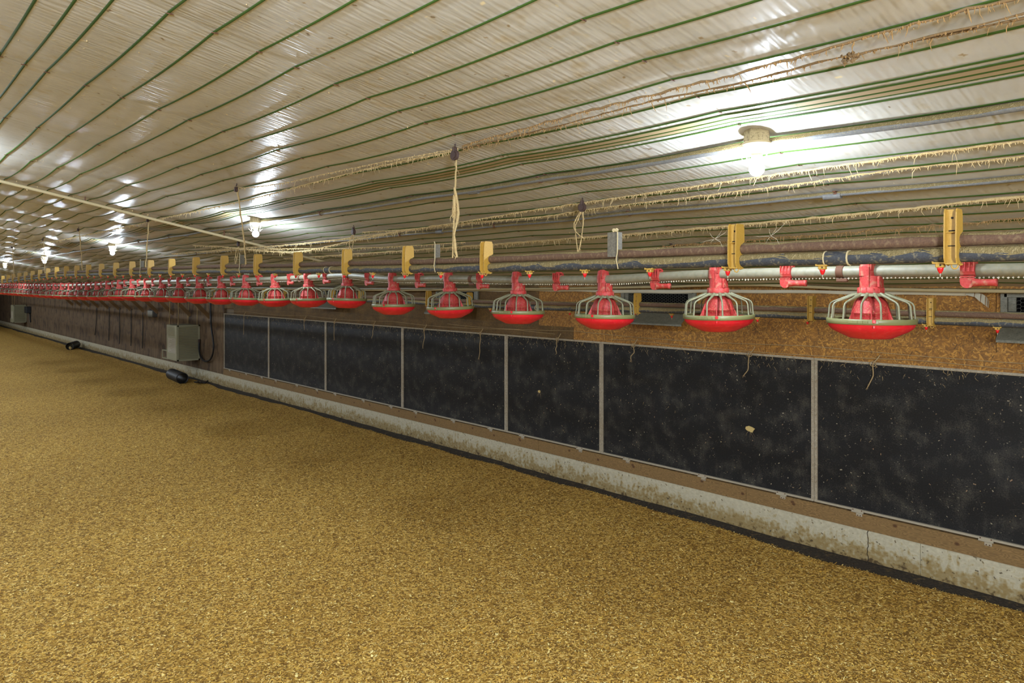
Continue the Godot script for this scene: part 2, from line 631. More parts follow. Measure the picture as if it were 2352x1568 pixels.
func concrete() -> void:
	var w := 2048
	var h := 128
	var fine := bytes_noise(w, h, 0.06, 61, 4)
	var blot := bytes_noise(w, h, 0.014, 62, 5)
	var up := stretched_noise(w, h, 1, 4, 0.05, 63, 3)
	var data := PackedByteArray()
	data.resize(w * h * 3)
	for y in h:
		var v := float(y) / h                             # 0 at the top of the footing
		for x in w:
			var i := y * w + x
			var c := Color8(176, 168, 144).lerp(Color8(206, 199, 174), fine[i] / 255.0)
			# splashed manure and algae: thicker towards the litter, with a grain and a ragged rim
			var k := clampf(((blot[i] * 0.36 + up[i] * 0.30 + fine[i] * 0.34) / 255.0 - 0.71 + v * 0.72) * 4.2, 0.0, 1.0) * (0.55 + 0.45 * fine[i] / 255.0)
			c = c.lerp(Color8(134, 106, 52), k * 0.85)
			var j := clampf(((fine[i] * 0.5 + blot[i] * 0.5) / 255.0 - 1.04 + v * 0.62) * 6.0, 0.0, 1.0)
			c = c.lerp(Color8(70, 54, 32), j * 0.8)
			data[i * 3] = c.r8
			data[i * 3 + 1] = c.g8
			data[i * 3 + 2] = c.b8
	speck(data, w, h, 260, [Color8(90, 74, 48, 180), Color8(70, 60, 44, 200)], 0.5, 2.0, 2.5)
	var m := mat("concrete", Color.WHITE, 0.9)
	m.albedo_texture = picture(w, h, data)
	bump(m, grey_picture(w, h, fine), 0.25)


# ------------------------------------------------------------------ lamps
func lamps(right: float, ridge: float, left: float) -> void:
	var t := thing("ceiling_lamp", "", "lamp", Vector3.ZERO, "bare bulbs along the ceiling conduit")
	var st := begin()
	lathe(st, [Vector2(0, 0.012), Vector2(0.05, 0.012), Vector2(0.056, 0.0), Vector2(0.056, -0.04), Vector2(0.053, -0.045), Vector2(0, -0.045)], 8, Vector3.ZERO, false)
	put("junction_box", done(st), M.dusty_box, t)
	st = begin()
	lathe(st, [Vector2(0, -0.043), Vector2(0.058, -0.043), Vector2(0.061, -0.048), Vector2(0.056, -0.054), Vector2(0.036, -0.066), Vector2(0.027, -0.078), Vector2(0.0255, -0.092), Vector2(0.024, -0.093), Vector2(0.024, -0.095), Vector2(0.0235, -0.114), Vector2(0.018, -0.116)], 24)
	put("lamp_holder", done(st), M.porcelain, t)
	st = begin()
	var prof := [Vector2(0.016, -0.112), Vector2(0.018, -0.122)]
	for i in 9:
		var w := lerpf(0.55, PI, i / 8.0)
		prof.append(Vector2(0.033 * sin(w), -0.158 + 0.033 * cos(w)))
	prof[-1].x = 0.0
	lathe(st, prof, 24)
	put("bulb", done(st), M.bulb, t)
	st = begin()
	for i in 16:
		var w := rng.randf() * TAU
		var a := Vector3(cos(w) * 0.05, -0.05 - rng.randf() * 0.02, sin(w) * 0.05)
		var b := Vector3(cos(w + 0.3) * 0.038, -0.135, sin(w + 0.3) * 0.038)
		fibre(st, a + Vector3(cos(w), 0.0, sin(w)) * rng.randf() * 0.015, b, 0.0007)
		if i % 3 == 0:
			fibre(st, b, b + Vector3(cos(w) * 0.03, 0.03, sin(w) * 0.03), 0.0009)
	put("cobweb", done(st), M.web, t).set_meta("kind", "stuff")
	var l := OmniLight3D.new()
	l.name = "bulb_light"
	l.position = Vector3(0, -0.158, 0)
	l.light_color = Color(0.88, 0.94, 1.0)
	l.light_energy = right
	l.light_size = 0.034
	l.omni_range = 80.0
	l.omni_attenuation = 2.0
	l.shadow_enabled = true
	t.add_child(l)
	var where := []
	for k in range(0, 9):
		where.append([LAMP_ROW, 1.531 + 5.24 * k])
	where.append([LAMP_ROW, 1.531 - 5.24])
	for x in [RIDGE, 2 * RIDGE - LAMP_ROW]:
		for k in range(-1, 9):
			where.append([x, 1.531 + 5.24 * k])
	for i in where.size():
		var label: String
		if i < 5:
			label = ["bare glowing bulb in a dusty holder with cobwebs, large and closest of the lamps", "glowing bulb in a pale holder above the crossing pale rod, second lamp along the conduit", "glowing bulb seen left of the rod, third lamp along the ceiling conduit", "small glowing bulb with a rope hanging before it, fourth lamp along the conduit", "smallest glowing bulb at the far left edge, fifth lamp along the conduit"][i]
		elif where[i][0] > 0.5:
			label = "bare glowing bulb of the right-hand lamp row outside the photo"
		elif where[i][0] > 0.0:
			label = "bare glowing bulb of the lamp row along the ridge outside the photo"
		else:
			label = "bare glowing bulb of the left-hand lamp row outside the photo"
		var o := t if i == 0 else copy(t, label)
		o.set_meta("label", label)
		o.position = Vector3(where[i][0], ceil_y(where[i][0], where[i][1]) - 0.002, -where[i][1])
		o.rotation.y = i * 0.7
		o.get_node("bulb_light").light_energy = right if where[i][0] > 0.5 else (ridge if where[i][0] > 0.0 else left)


func fill_lamp(energy: float) -> void:
	# added fill lamp, unseen behind the camera, to brighten pans, panels and near floor
	var at := Vector3(-1.0, 0.0, 2.0)
	var t := thing("added_fill_lamp", "added square fill lamp on a tripod, unseen behind the camera", "lamp", at)
	var head := Vector3(0, EYE + 0.25, 0)
	var turn := Basis(Vector3.UP, -atan(1510.0 / 1627.0) + 0.05) * Basis(Vector3.RIGHT, -0.36)
	var st := begin(false)
	box(st, head + turn * Vector3(0, 0, 0.06), Vector3(0.5, 0.5, 0.1), 0.02, turn)
	put("housing", done(st), M.black_plastic, t)
	st = begin(false)
	box(st, head + turn * Vector3(0, 0, -0.002), Vector3(0.44, 0.44, 0.01), 0.003, turn)
	put("diffuser_light", done(st), M.diffuser, t)
	st = begin()
	tube(st, [Vector3(0, 0.75, 0.14), Vector3(0, EYE + 0.2, 0.14), head + turn * Vector3(0, 0, 0.1)], 0.015, 8)
	put("pole", done(st), M.black_plastic, t)
	for k in 3:
		var w := TAU * k / 3
		st = begin()
		tube(st, [Vector3(0, 0.85, 0.14), Vector3(cos(w) * 0.5, 0.01, 0.14 + sin(w) * 0.5)], 0.012, 6)
		put("leg", done(st), M.black_plastic, t)
	var l := AreaLight3D.new()
	l.name = "soft_light"
	l.area_size = Vector2(0.44, 0.44)
	l.light_color = Color(0.95, 0.98, 1.0)
	l.light_energy = energy
	l.area_range = 60.0
	l.shadow_enabled = true
	l.transform = Transform3D(turn, head + turn * Vector3(0, 0, -0.015))
	t.add_child(l)


# ------------------------------------------------------------------ ceiling
var strap_at := [0.35, 0.518, 0.617, 0.712, 0.888, 1.057, 1.24, 1.405, 1.594, 1.76, 1.935, 2.092, 2.268, 2.44, 2.607, 2.645, 2.683, 2.72, 2.758, 2.94, 3.13, 3.31, 3.475, 3.63, 3.81, 3.99, 4.15, 4.305, 4.47, 4.645, 4.81, 4.98, 5.15, 5.32, 5.49, 5.66, 5.83, 6.0, 6.17]


func sag_of(k: int) -> float:
	return 0.012 + 0.003 * sin(k * 2.1) + 0.002 * sin(k * 5.3) + clampf((k - 3) * 0.004, 0.0, 0.022)


func bay(s: float) -> Array:
	var q := (s - CREASE) / BAY
	var k := int(floor(q))
	return [k, q - k]


func ceil_y(d: float, s: float, pillow := 0.0) -> float:
	var b := bay(s)
	var t: float = b[1]
	var y := EYE + 1.221 - 0.1935 * (d if d > RIDGE else 2 * RIDGE - d)
	return y - sag_of(b[0]) * 4 * t * (1 - t) - pillow * 4 * t * (1 - t)


func ceiling() -> void:
	var c := structure("ceiling")
	for half in 2:
		var cols := []                                    # [x, pillow share]
		if half == 0:
			cols.append([RIDGE, 0.0])
			for i in strap_at.size():
				var x: float = strap_at[i]
				var before: float = cols[-1][0]
				var wide := x - before
				cols.append([lerpf(before, x, 0.25), 0.75 if wide > 0.08 else 0.1])
				cols.append([lerpf(before, x, 0.5), 1.0 if wide > 0.08 else 0.1])
				cols.append([lerpf(before, x, 0.75), 0.75 if wide > 0.08 else 0.1])
				cols.append([x, 0.0])
			cols.append([WALL + 0.16, 0.0])
		else:
			for i in 37:
				cols.append([RIDGE - i * 0.1705, float(i % 2)])
			cols[-1][0] = 2 * RIDGE - WALL - 0.16
		var rows := []
		var s := CREASE - 8 * BAY
		var k := -8
		while s < FAR_END + 0.2:
			for j in 8:
				rows.append(CREASE + (k + j / 8.0) * BAY)
			k += 1
			s = CREASE + k * BAY
		rows.append(s)
		var st := begin()
		var prev := []
		for r in rows.size():
			var b := bay(rows[r] + 1e-4)
			var line := []
			for q in cols:
				var p: float = q[1] * (0.0008 + 0.015 * clampf((rows[r] - 5.0) / 6.0, 0.0, 1.0)) * (1.0 + 0.5 * sin(q[0] * 9.0 + b[0] * 3.0))
				line.append(Vector3(q[0], ceil_y(q[0], rows[r] + (1e-5 if r % 8 == 0 else 0.0), p), -rows[r]))
			# each bay is smooth by itself, so that the film creases at the trusses
			if r > 0:
				st.set_smooth_group((r - 1) / 8 + 1)
				for j in cols.size() - 1:
					if half == 0:
						quad(st, prev[j], prev[j + 1], line[j + 1], line[j])
					else:
						quad(st, prev[j + 1], prev[j], line[j], line[j + 1])
			prev = line
		put("film", done(st), M.film, c)
		# insulation lying over the film closes the roof
		st = begin(false)
		var x1: float = WALL + 0.16 if half == 0 else 2 * RIDGE - WALL - 0.16
		var y0 := EYE + 1.221 - 0.1935 * RIDGE + 0.03
		var y1 := EYE + 1.221 - 0.1935 * (WALL + 0.16) + 0.03
		var z0 := -NEAR_END + 0.2
		var z1 := -FAR_END - 0.2
		var up := Vector3(0, 0.15, 0)
		var a := Vector3(RIDGE, y0, z0)
		var b2 := Vector3(x1, y1, z0)
		var c2 := Vector3(x1, y1, z1)
		var d2 := Vector3(RIDGE, y0, z1)
		quad(st, a, b2, c2, d2)
		quad(st, a + up, b2 + up, c2 + up, d2 + up)
		quad(st, a, b2, b2 + up, a + up)
		quad(st, d2, c2, c2 + up, d2 + up)
		quad(st, b2, c2, c2 + up, b2 + up)
		put("insulation", done(st), M.plain_wall, c)
	# green straps under the film
	for i in strap_at.size():
		var x: float = strap_at[i]
		var st := begin()
		var w := 0.0055 if x < 2.5 else 0.0042
		var prev := []
		var s := -4.0
		var n := 0
		while s < 50.0:
			var step := BAY / 8
			s = CREASE + (-4 * 8 + n) * step
			n += 1
			var drift := 0.004 * sin(s * 0.9 + i * 2.0)
			var y := ceil_y(x, s + 1e-5)
			var line := [Vector3(x - w + drift, y - 0.0015 + 0.1935 * w, -s), Vector3(x + w + drift, y - 0.0015 - 0.1935 * w, -s), Vector3(x + drift, y - 0.0065, -s)]
			if prev:
				quad(st, prev[0], prev[2], line[2], line[0])
				quad(st, prev[2], prev[1], line[1], line[2])
			prev = line
		put("strap", done(st), M.strap, c)
	# the dusty netting between the straps of the seam
	var st := begin()
	for j in 2:
		var xa: float = [2.649, 2.687][j]
		var xb: float = [2.679, 2.716][j]
		var n := 0
		var prev := []
		while n < 160:
			var s := CREASE + (-32 + n) * BAY / 8
			var line := [Vector3(xa, ceil_y(xa, s + 1e-5) - 0.004, -s), Vector3(xb, ceil_y(xb, s + 1e-5) - 0.004, -s)]
			if prev:
				quad(st, prev[0], prev[1], line[1], line[0])
			prev = line
			n += 1
	put("seam_netting", done(st), M.netting, c)
	# rusty staples that hold the straps to the trusses
	st = begin(false)
	box(st, Vector3.ZERO, Vector3(0.028, 0.004, 0.004), 0.001)
	box(st, Vector3(0.004, 0, 0.004), Vector3(0.016, 0.003, 0.003), 0.001, Basis(Vector3.UP, 0.5))
	var staple := done(st)
	for k in range(0, 6):
		for i in strap_at.size():
			var x: float = strap_at[i]
			if x < 4.4 and not (x > 2.62 and x < 2.74):
				var s := CREASE + k * BAY
				put("staple", staple, M.rust, c, Vector3(x, ceil_y(x, s + 1e-5) - 0.0075, -s))
	# dust hanging in shreds from the film
	st = begin()
	for i in 420:
		var x := rng.randf_range(0.4, 4.6)
		var s := rng.randf_range(0.3, 9.0)
		var p := Vector3(x, ceil_y(x, s) - 0.004, -s)
		if rng.randf() < 0.65:
			crumb(st, p, rng.randf_range(0.0015, 0.005))
		else:
			fibre(st, p, p + Vector3(rng.randf_range(-1, 1), rng.randf_range(-0.5, 0.0), rng.randf_range(-1, 1)) * rng.randf_range(0.008, 0.035), 0.0009)
	put("dust_shreds", done(st), M.fluff, c).set_meta("kind", "stuff")


# ------------------------------------------------------------------ floor
var n_edge := FastNoiseLite.new()
var n_floor := FastNoiseLite.new()


func litter_edge(s: float) -> float:
	return 6.125 + 0.08 * n_edge.get_noise_1d(s * 60.0) + 0.11 * n_edge.get_noise_1d(s * 16.0 + 300.0)


func litter_y(d: float, s: float) -> float:
	return 0.012 * n_floor.get_noise_2d(d * 60.0, s * 60.0) + 0.03 * n_floor.get_noise_2d(d * 9.0 + 50.0, s * 9.0) + 0.055 * smoothstep(4.6, 6.1, d)


func floor_and_litter() -> void:
	n_edge.seed = 5
	n_edge.frequency = 0.012
	n_floor.seed = 6
	n_floor.frequency = 0.01
	var f := structure("floor")
	var st := begin()
	var prev := []
	var s := NEAR_END - 0.2
	while s < FAR_END + 0.2:
		var line := []
		for x in [-6.1, 0.0, 5.5, 5.95, 6.05, 6.12, 6.18, 6.24, 6.30, 6.36]:
			var y := -0.06 if x < 5.7 else -0.06 + 0.085 * smoothstep(5.8, 6.05, x) + 0.03 * smoothstep(6.05, 6.34, x) + 0.012 * n_floor.get_noise_2d(x * 300.0, s * 130.0)
			line.append(Vector3(x, y, -s))
		if prev:
			for j in line.size() - 1:
				quad(st, prev[j], prev[j + 1], line[j + 1], line[j])
		prev = line
		s += 0.12 if s < 20.0 else 0.5
	put("dirt_floor", done(st), M.dirt, f)
	st = begin(false)
	box(st, Vector3(0.2, -0.3, -(NEAR_END + FAR_END) / 2), Vector3(12.8, 0.3, FAR_END - NEAR_END + 0.4))
	put("ground_slab", done(st), M.dirt, f)

	# the litter: a bed of wood shavings that ends in a ragged edge before the footing
	var bed := Node3D.new()
	bed.name = "wood_shavings_litter"
	add_child(bed)
	tag(bed, "deep bed of tan wood shavings covering the whole floor", "litter", "", "stuff")
	st = begin()
	prev = []
	s = NEAR_END
	while s < FAR_END:
		var line := []
		var e := litter_edge(s)
		for j in 46:
			var t := j / 45.0
			var x := lerpf(-5.9, e - 0.03, 1.0 - pow(1.0 - t, 1.5))
			line.append(Vector3(x, litter_y(x, s), -s))
		line.append(Vector3(e, litter_y(e, s) - 0.012, -s))
		line.append(Vector3(e + 0.018, -0.0, -s))
		if prev:
			for j in line.size() - 1:
				quad(st, prev[j], prev[j + 1], line[j + 1], line[j])
		prev = line
		s += 0.05 if s > 0.8 and s < 9.0 else (0.12 if s < 22.0 else 0.6)
	put("shavings_bed", done(st), M.litter, bed).set_meta("kind", "stuff")
	# loose shavings on top: curled flakes, thinner with distance from where they can be told apart
	var kinds := []
	for v in 3:
		var q := begin()
		var l: float = [1.0, 0.8, 1.3][v]
		var w: float = [0.42, 0.6, 0.26][v]
		var curl: float = [0.28, 0.12, 0.45][v]
		var p := []
		for i in 4:
			var t := i / 3.0
			var y := curl * l * (4 * (t - 0.5) * (t - 0.5)) * 0.5
			var ww: float = w * [0.55, 1.0, 0.9, 0.4][i] * 0.5
			p.append([Vector3((t - 0.5) * l, y, -ww), Vector3((t - 0.5) * l, y + 0.04, ww)])
		for i in 3:
			quad(q, p[i][0], p[i][1], p[i + 1][1], p[i + 1][0])
		kinds.append(done(q))
	var chip_tones := [Color8(226, 190, 102), Color8(210, 169, 85), Color8(190, 153, 72), Color8(172, 132, 58), Color8(246, 214, 129), Color8(221, 176, 79), Color8(158, 121, 55), Color8(255, 236, 161), Color8(235, 197, 97)]
	var buf := [PackedFloat32Array(), PackedFloat32Array(), PackedFloat32Array()]
	var made := [0, 0, 0]
	var facing := 0.748                                     # the direction of view, from the house's axis
	var lo := 3.0
	var hi := 13.0
	while made[0] + made[1] + made[2] < 230000:
		var r: float = lo * pow(hi / lo, rng.randf())       # as many per ring as the ring is wide
		var a := facing + rng.randf_range(-0.86, 0.80)
		var x := r * sin(a)
		var sv := r * cos(a)
		if x > litter_edge(sv) + 0.01 or x < -5.8:
			continue
		var v := rng.randi() % 3
		var size := rng.randf_range(0.007, 0.016) if rng.randf() < 0.93 else rng.randf_range(0.016, 0.03)
		var b := Basis(Vector3.UP, rng.randf() * TAU) * Basis(Vector3.RIGHT, rng.randf_range(-0.5, 0.5)) * Basis(Vector3.BACK, rng.randf_range(-0.4, 0.4))
		b = b.scaled(Vector3.ONE * size)
		var y := litter_y(x, sv) + 0.001 + rng.randf() * 0.004
		if x > litter_edge(sv) - 0.03:
			y -= 0.01
		var c: Color = chip_tones[rng.randi() % 9].srgb_to_linear()
		var g := rng.randf_range(0.8, 1.1)
		buf[v].append_array([b.x.x, b.y.x, b.z.x, x, b.x.y, b.y.y, b.z.y, y, b.x.z, b.y.z, b.z.z, -sv, c.r * g, c.g * g, c.b * g, 1.0])
		made[v] += 1
	for v in 3:
		var mm := MultiMesh.new()
		mm.transform_format = MultiMesh.TRANSFORM_3D
		mm.use_colors = true
		mm.mesh = kinds[v]
		mm.instance_count = made[v]
		mm.buffer = buf[v]
		var o := MultiMeshInstance3D.new()
		o.multimesh = mm
		o.material_override = M.shaving
		o.name = "loose_shavings"
		bed.add_child(o, true)
		o.set_meta("kind", "stuff")


# ------------------------------------------------------------------ walls
func face(st: SurfaceTool, x: float, y0: float, y1: float, s0: float, s1: float, thick: float, u_per_m := 1.0) -> void:
	# a flat board on the wall, its face towards the room at x, with texture coordinates along the house
	st.set_smooth_group(-1)
	var p := [Vector3(x, y0, -s0), Vector3(x, y0, -s1), Vector3(x, y1, -s1), Vector3(x, y1, -s0)]
	var uv := [Vector2(s0 * u_per_m, 1), Vector2(s1 * u_per_m, 1), Vector2(s1 * u_per_m, 0), Vector2(s0 * u_per_m, 0)]
	for i in [0, 1, 2, 0, 2, 3]:
		st.set_uv(uv[i])
		st.add_vertex(p[i])
	var q := []
	for v in p:
		q.append(v + Vector3(thick, 0, 0))
	for i in 4:
		var j := (i + 1) % 4
		for w in [[p[i], uv[i]], [p[j], uv[j]], [q[j], uv[j]], [p[i], uv[i]], [q[j], uv[j]], [q[i], uv[i]]]:
			st.set_uv(w[1])
			st.add_vertex(w[0])
	for i in [0, 2, 1, 0, 3, 2]:
		st.set_uv(uv[i])
		st.add_vertex(q[i])


func holed(st: SurfaceTool, x: float, y0: float, y1: float, s0: float, s1: float, thick: float) -> void:
	# a board on the wall, cut out round the vents
	var s := s0
	for v in VENTS:
		var a := clampf(v[0] + 0.02, s, s1)
		var b := clampf(v[1] - 0.02, s, s1)
		if b <= a:
			continue
		if a > s:
			face(st, x, y0, y1, s, a, thick)
		face(st, x, y0, EYE - 0.205, a, b, thick)
		face(st, x, EYE - 0.085, y1, a, b, thick)
		s = b
	if s1 > s:
		face(st, x, y0, y1, s, s1, thick)


const PANEL_END := 16.68              # where the row of black panels ends
const FOOT_TOP := 0.32
const SILL_TOP := 0.452
const VENTS := [[0.45, 1.38], [4.05, 4.97], [7.5, 8.42], [11.0, 11.92]]     # s of the openings high in the wall


func right_wall() -> void:
	var w := structure("wall_right")
	# footing in casting lengths
	var cuts := [NEAR_END, -1.8, 1.95, 6.3, 12.3, 17.6, 19.3, 24.0, 30.0, 36.0, 42.0, 48.0, FAR_END]
	for i in cuts.size() - 1:
		var st := begin(false)
		face(st, WALL - 0.012 + 0.004 * (i % 2), -0.02, FOOT_TOP, cuts[i] + 0.001, cuts[i + 1] - 0.001, 0.2, 0.16)
		put("footing", done(st), M.concrete, w)
	# cracked footing: a dark dirt-coloured tube stands for the gap's shade
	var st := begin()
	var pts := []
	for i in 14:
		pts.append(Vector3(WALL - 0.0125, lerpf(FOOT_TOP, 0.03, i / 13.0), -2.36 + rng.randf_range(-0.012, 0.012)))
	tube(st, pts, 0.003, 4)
	put("crack_shade", done(st), M.dirt, w)
	# sill planks under the panels
	var joint := [NEAR_END, -2.3, 1.05, 3.47, 6.3, 9.7, 13.1, PANEL_END]
	for i in joint.size() - 1:
		st = begin(false)
		face(st, WALL - 0.022, FOOT_TOP, SILL_TOP, joint[i] + 0.002, joint[i + 1] - 0.002, 0.16, 0.55)
		put("sill_plank", done(st), M.board, w)
	# backing behind the panels
	st = begin(false)
	holed(st, WALL + 0.06, 0.0, EYE + 0.11, NEAR_END, FAR_END, 0.1)
	put("backing", done(st), M.plain_wall, w)
	# header board and strand board sheets over the panels
	var s := 1.434 - 2.44 * 4
	while s < PANEL_END - 0.1:
		var e := minf(s + 2.44, PANEL_END)
		st = begin(false)
		holed(st, WALL + 0.002, EYE - 0.535, EYE + 0.05, s + 0.002, e - 0.002, 0.05)
		put("board_sheet", done(st), M.osb if s < 5.0 else M.old_osb, w)
		st = begin(false)
		face(st, WALL - 0.012, EYE - 0.655, EYE - 0.505, s - 0.6 + 0.002, minf(e - 0.6, PANEL_END) - 0.002, 0.05)
		put("header_board", done(st), M.osb if s < 4.0 else M.old_osb, w)
		s += 2.44
	# brown plywood sheets beyond the panels
	s = PANEL_END
	while s < FAR_END - 0.1:
		var e := minf(s + 1.22, FAR_END)
		st = begin(false)
		face(st, WALL - 0.004 + 0.004 * rng.randf(), FOOT_TOP, EYE + 0.05, s + 0.002, e - 0.002, 0.06)
		put("plywood_sheet", done(st), M.plywood, w)
		s += 1.22
	# knee braces from the wall up to the trusses
	for k in range(12, 24):
		var z := CREASE + k * BAY
		st = begin(false)
		var a := P(WALL, -0.78, z)
		var b := P(5.42, 0.16, z)
		box(st, (a + b) / 2, Vector3(0.09, a.distance_to(b), 0.04), 0.004, Basis(Vector3.BACK, -atan2((b - a).x, (b - a).y)))
		put("knee_brace", done(st), M.brace, w)
	# pale strip that clamps the ceiling film to the wall
	st = begin()
	pts = []
	var prev := []
	for i in 300:
		var z := 1.62 + i * 0.14
		var q := 0.006 * sin(z * 2.3) + 0.004 * sin(z * 7.0)
		var low := -0.079 if z > 2.8 else -0.074
		var line := [P(WALL - 0.035, -0.045 + q * 0.4, z), P(WALL - 0.045, -0.06, z), P(WALL - 0.03, low + q, z)]
		if prev:
			for j in 2:
				quad(st, prev[j], line[j], line[j + 1], prev[j + 1])
		prev = line
	# its torn end hangs down
	var tear := [[1.62, -0.046, -0.074], [1.56, -0.05, -0.088], [1.52, -0.062, -0.125], [1.49, -0.08, -0.15], [1.475, -0.1, -0.165], [1.465, -0.12, -0.17]]
	for i in tear.size() - 1:
		quad(st, P(WALL - 0.04, tear[i][1], tear[i][0]), P(WALL - 0.06, tear[i][2], tear[i][0]), P(WALL - 0.075, tear[i + 1][2], tear[i + 1][0]), P(WALL - 0.06, tear[i + 1][1], tear[i + 1][0]))
	put("film_edge", done(st), M.torn_film, w)
	# mill stamps printed on the sheets
	for q in [[1.44, 1.66, -0.385, -0.475, 0.5], [2.5, 2.8, -0.4, -0.49, 0.8], [3.2, 3.42, -0.38, -0.47, 1.2], [2.98, 3.05, -0.375, -0.475, 2.2]]:
		stamp(w, q[0], q[1], q[2], q[3], int(q[4] * 100))


func stamp(w: Node3D, s0: float, s1: float, top: float, low: float, sd: int) -> void:
	# rows of faded ink strokes, standing on end as the sheets were turned
	var r := RandomNumberGenerator.new()
	r.seed = sd
	var st := begin(false)
	var s := s0
	while s < s1:
		var h := low + r.randf() * 0.01
		while h < top - r.randf() * 0.03:
			var l := r.randf_range(0.003, 0.012)
			if r.randf() < 0.75:
				var wd := r.randf_range(0.0015, 0.005)
				quad(st, P(WALL + 0.0015, h, s), P(WALL + 0.0015, h, s + wd), P(WALL + 0.0015, h + l, s + wd), P(WALL + 0.0015, h + l, s))
			h += l + r.randf_range(0.001, 0.004)
		s += 0.011
	var m := M.get("ink", null)
	if m == null:
		m = mat("ink", Color8(92, 66, 36), 0.8)
	put("mill_stamp", done(st), m, w)


func other_walls() -> void:
	var left := 2 * RIDGE - WALL
	var w := structure("wall_left")
	var st := begin(false)
	box(st, Vector3(left - 0.08, 1.2, -(NEAR_END + FAR_END) / 2), Vector3(0.16, 2.5, FAR_END - NEAR_END + 0.3))
	put("wall_boards", done(st), M.plywood, w)
	for k in [["wall_near", NEAR_END - 0.08], ["wall_far", FAR_END + 0.08]]:
		w = structure(k[0])
		st = begin(false)
		box(st, Vector3(RIDGE, 1.8, -k[1]), Vector3(12.7, 3.9, 0.16))
		put("wall_boards", done(st), M.plywood, w)


# ------------------------------------------------------------------ black panels
func inlet_panels() -> void:
	var edge := [16.68, 14.25, 11.82, 9.34, 6.92, 5.29, 2.815, 0.375]
	var labels := [
		"black inlet panel at the far end of the row, beside the bare brown wall",
		"narrow-looking black panel second from the far end, under a dangling twine",
		"black panel third from the far end of the row, smeared with grey dust",
		"black panel fourth from the far end, two frayed twines hanging over it",
		"short black panel in mid-row, narrowest of all, small pale speck near its foot",
		"large black panel with a cream scrap stuck low on it",
		"largest black panel cut off by the right edge of the photo"]
	var y0 := SILL_TOP + 0.012
	var sc := begin()
	tube(sc, [Vector3.ZERO, Vector3(-0.003, 0, 0)], 0.005, 6)
	var screw := done(sc)
	var y1 := EYE - 0.652
	for i in 7:
		var sa: float = edge[i + 1]
		var sb: float = edge[i]
		var mid := (sa + sb) / 2
		var t := thing("inlet_panel", labels[i], "panel", Vector3(WALL, y0, -mid), "black panels along the side wall")
		var h := y1 - y0
		var l := sb - sa
		var st := begin(false)
		box(st, Vector3(0.03, h / 2, 0), Vector3(0.05, h - 0.004, l - 0.006), 0.003)
		put("board", done(st), M.black_board, t)
		for side in [-1, 1]:
			st = begin(false)
			box(st, Vector3(0.0, h / 2, side * (l / 2 - 0.0145)), Vector3(0.022, h - 0.02, 0.027), 0.003)
			put("side_strip", done(st), M.dirty_strip, t)
		st = begin(false)
		box(st, Vector3(-0.002, h - 0.009, 0), Vector3(0.026, 0.022, l - 0.004), 0.003)
		put("top_strip", done(st), M.dirty_strip, t)
		st = begin(false)
		box(st, Vector3(-0.004, 0.008, 0), Vector3(0.03, 0.018, l - 0.004), 0.003)
		put("bottom_strip", done(st), M.strip, t)
		st = begin()
		for k in 90:
			var z := rng.randf_range(-l / 2 + 0.05, l / 2 - 0.05)
			var p := Vector3(-0.001, h - 0.02 - pow(rng.randf(), 2.5) * 0.12, z)
			if rng.randf() < 0.4:
				crumb(st, p, rng.randf_range(0.002, 0.006))
			else:
				fibre(st, p, p + Vector3(-0.004, -rng.randf_range(0.01, 0.04), rng.randf_range(-0.03, 0.03)), rng.randf_range(0.0008, 0.002))
		for k in 60:
			var p := Vector3(0.003, rng.randf_range(0.05, h - 0.05), rng.randf_range(-l / 2 + 0.05, l / 2 - 0.05))
			if k % 2:
				crumb(st, p, rng.randf_range(0.002, 0.005))
			else:
				fibre(st, p, p + Vector3(-0.003, rng.randf_range(-0.03, 0.01), rng.randf_range(-0.02, 0.02)), rng.randf_range(0.0008, 0.0018))
		put("dust_fringe", done(st), M.fluff, t).set_meta("kind", "stuff")
		for u in [-l / 2 + 0.32, l / 2 - 0.32] if l < 2 else [-l / 2 + 0.38, 0.1, l / 2 - 0.3]:
			st = begin(false)
			box(st, Vector3(-0.022, 0.005, u), Vector3(0.006, 0.03, 0.10), 0.002)
			box(st, Vector3(-0.024, -0.022, u + 0.015), Vector3(0.006, 0.034, 0.05), 0.002)
			tube(st, [Vector3(-0.026, -0.008, u - 0.05), Vector3(-0.026, -0.008, u + 0.05)], 0.005, 6)
			var hinge := put("hinge", done(st), M.strip, t)
			for q in [Vector3(-0.0255, 0.012, u - 0.036), Vector3(-0.0255, 0.012, u + 0.036), Vector3(-0.0275, -0.03, u + 0.004), Vector3(-0.0275, -0.03, u + 0.026)]:
				put("screw", screw, M.rust, hinge, q)


# ------------------------------------------------------------------ feed line
var feed_h := [[0.0, 0.058], [1.2, 0.062], [2.0, 0.058], [2.77, 0.034], [3.5, 0.036], [4.3, 0.05], [5.1, 0.052], [5.83, 0.09], [6.6, 0.08], [7.3, 0.068], [8.0, 0.064], [9.5, 0.058], [12.5, 0.048], [15.8, 0.005], [18.0, -0.005], [22.0, 0.0], [27.0, 0.015], [36.0, 0.0], [60.0, 0.0]]


func feed_at(s: float) -> Vector3:
	return P(FEED, key(feed_h, s), s)


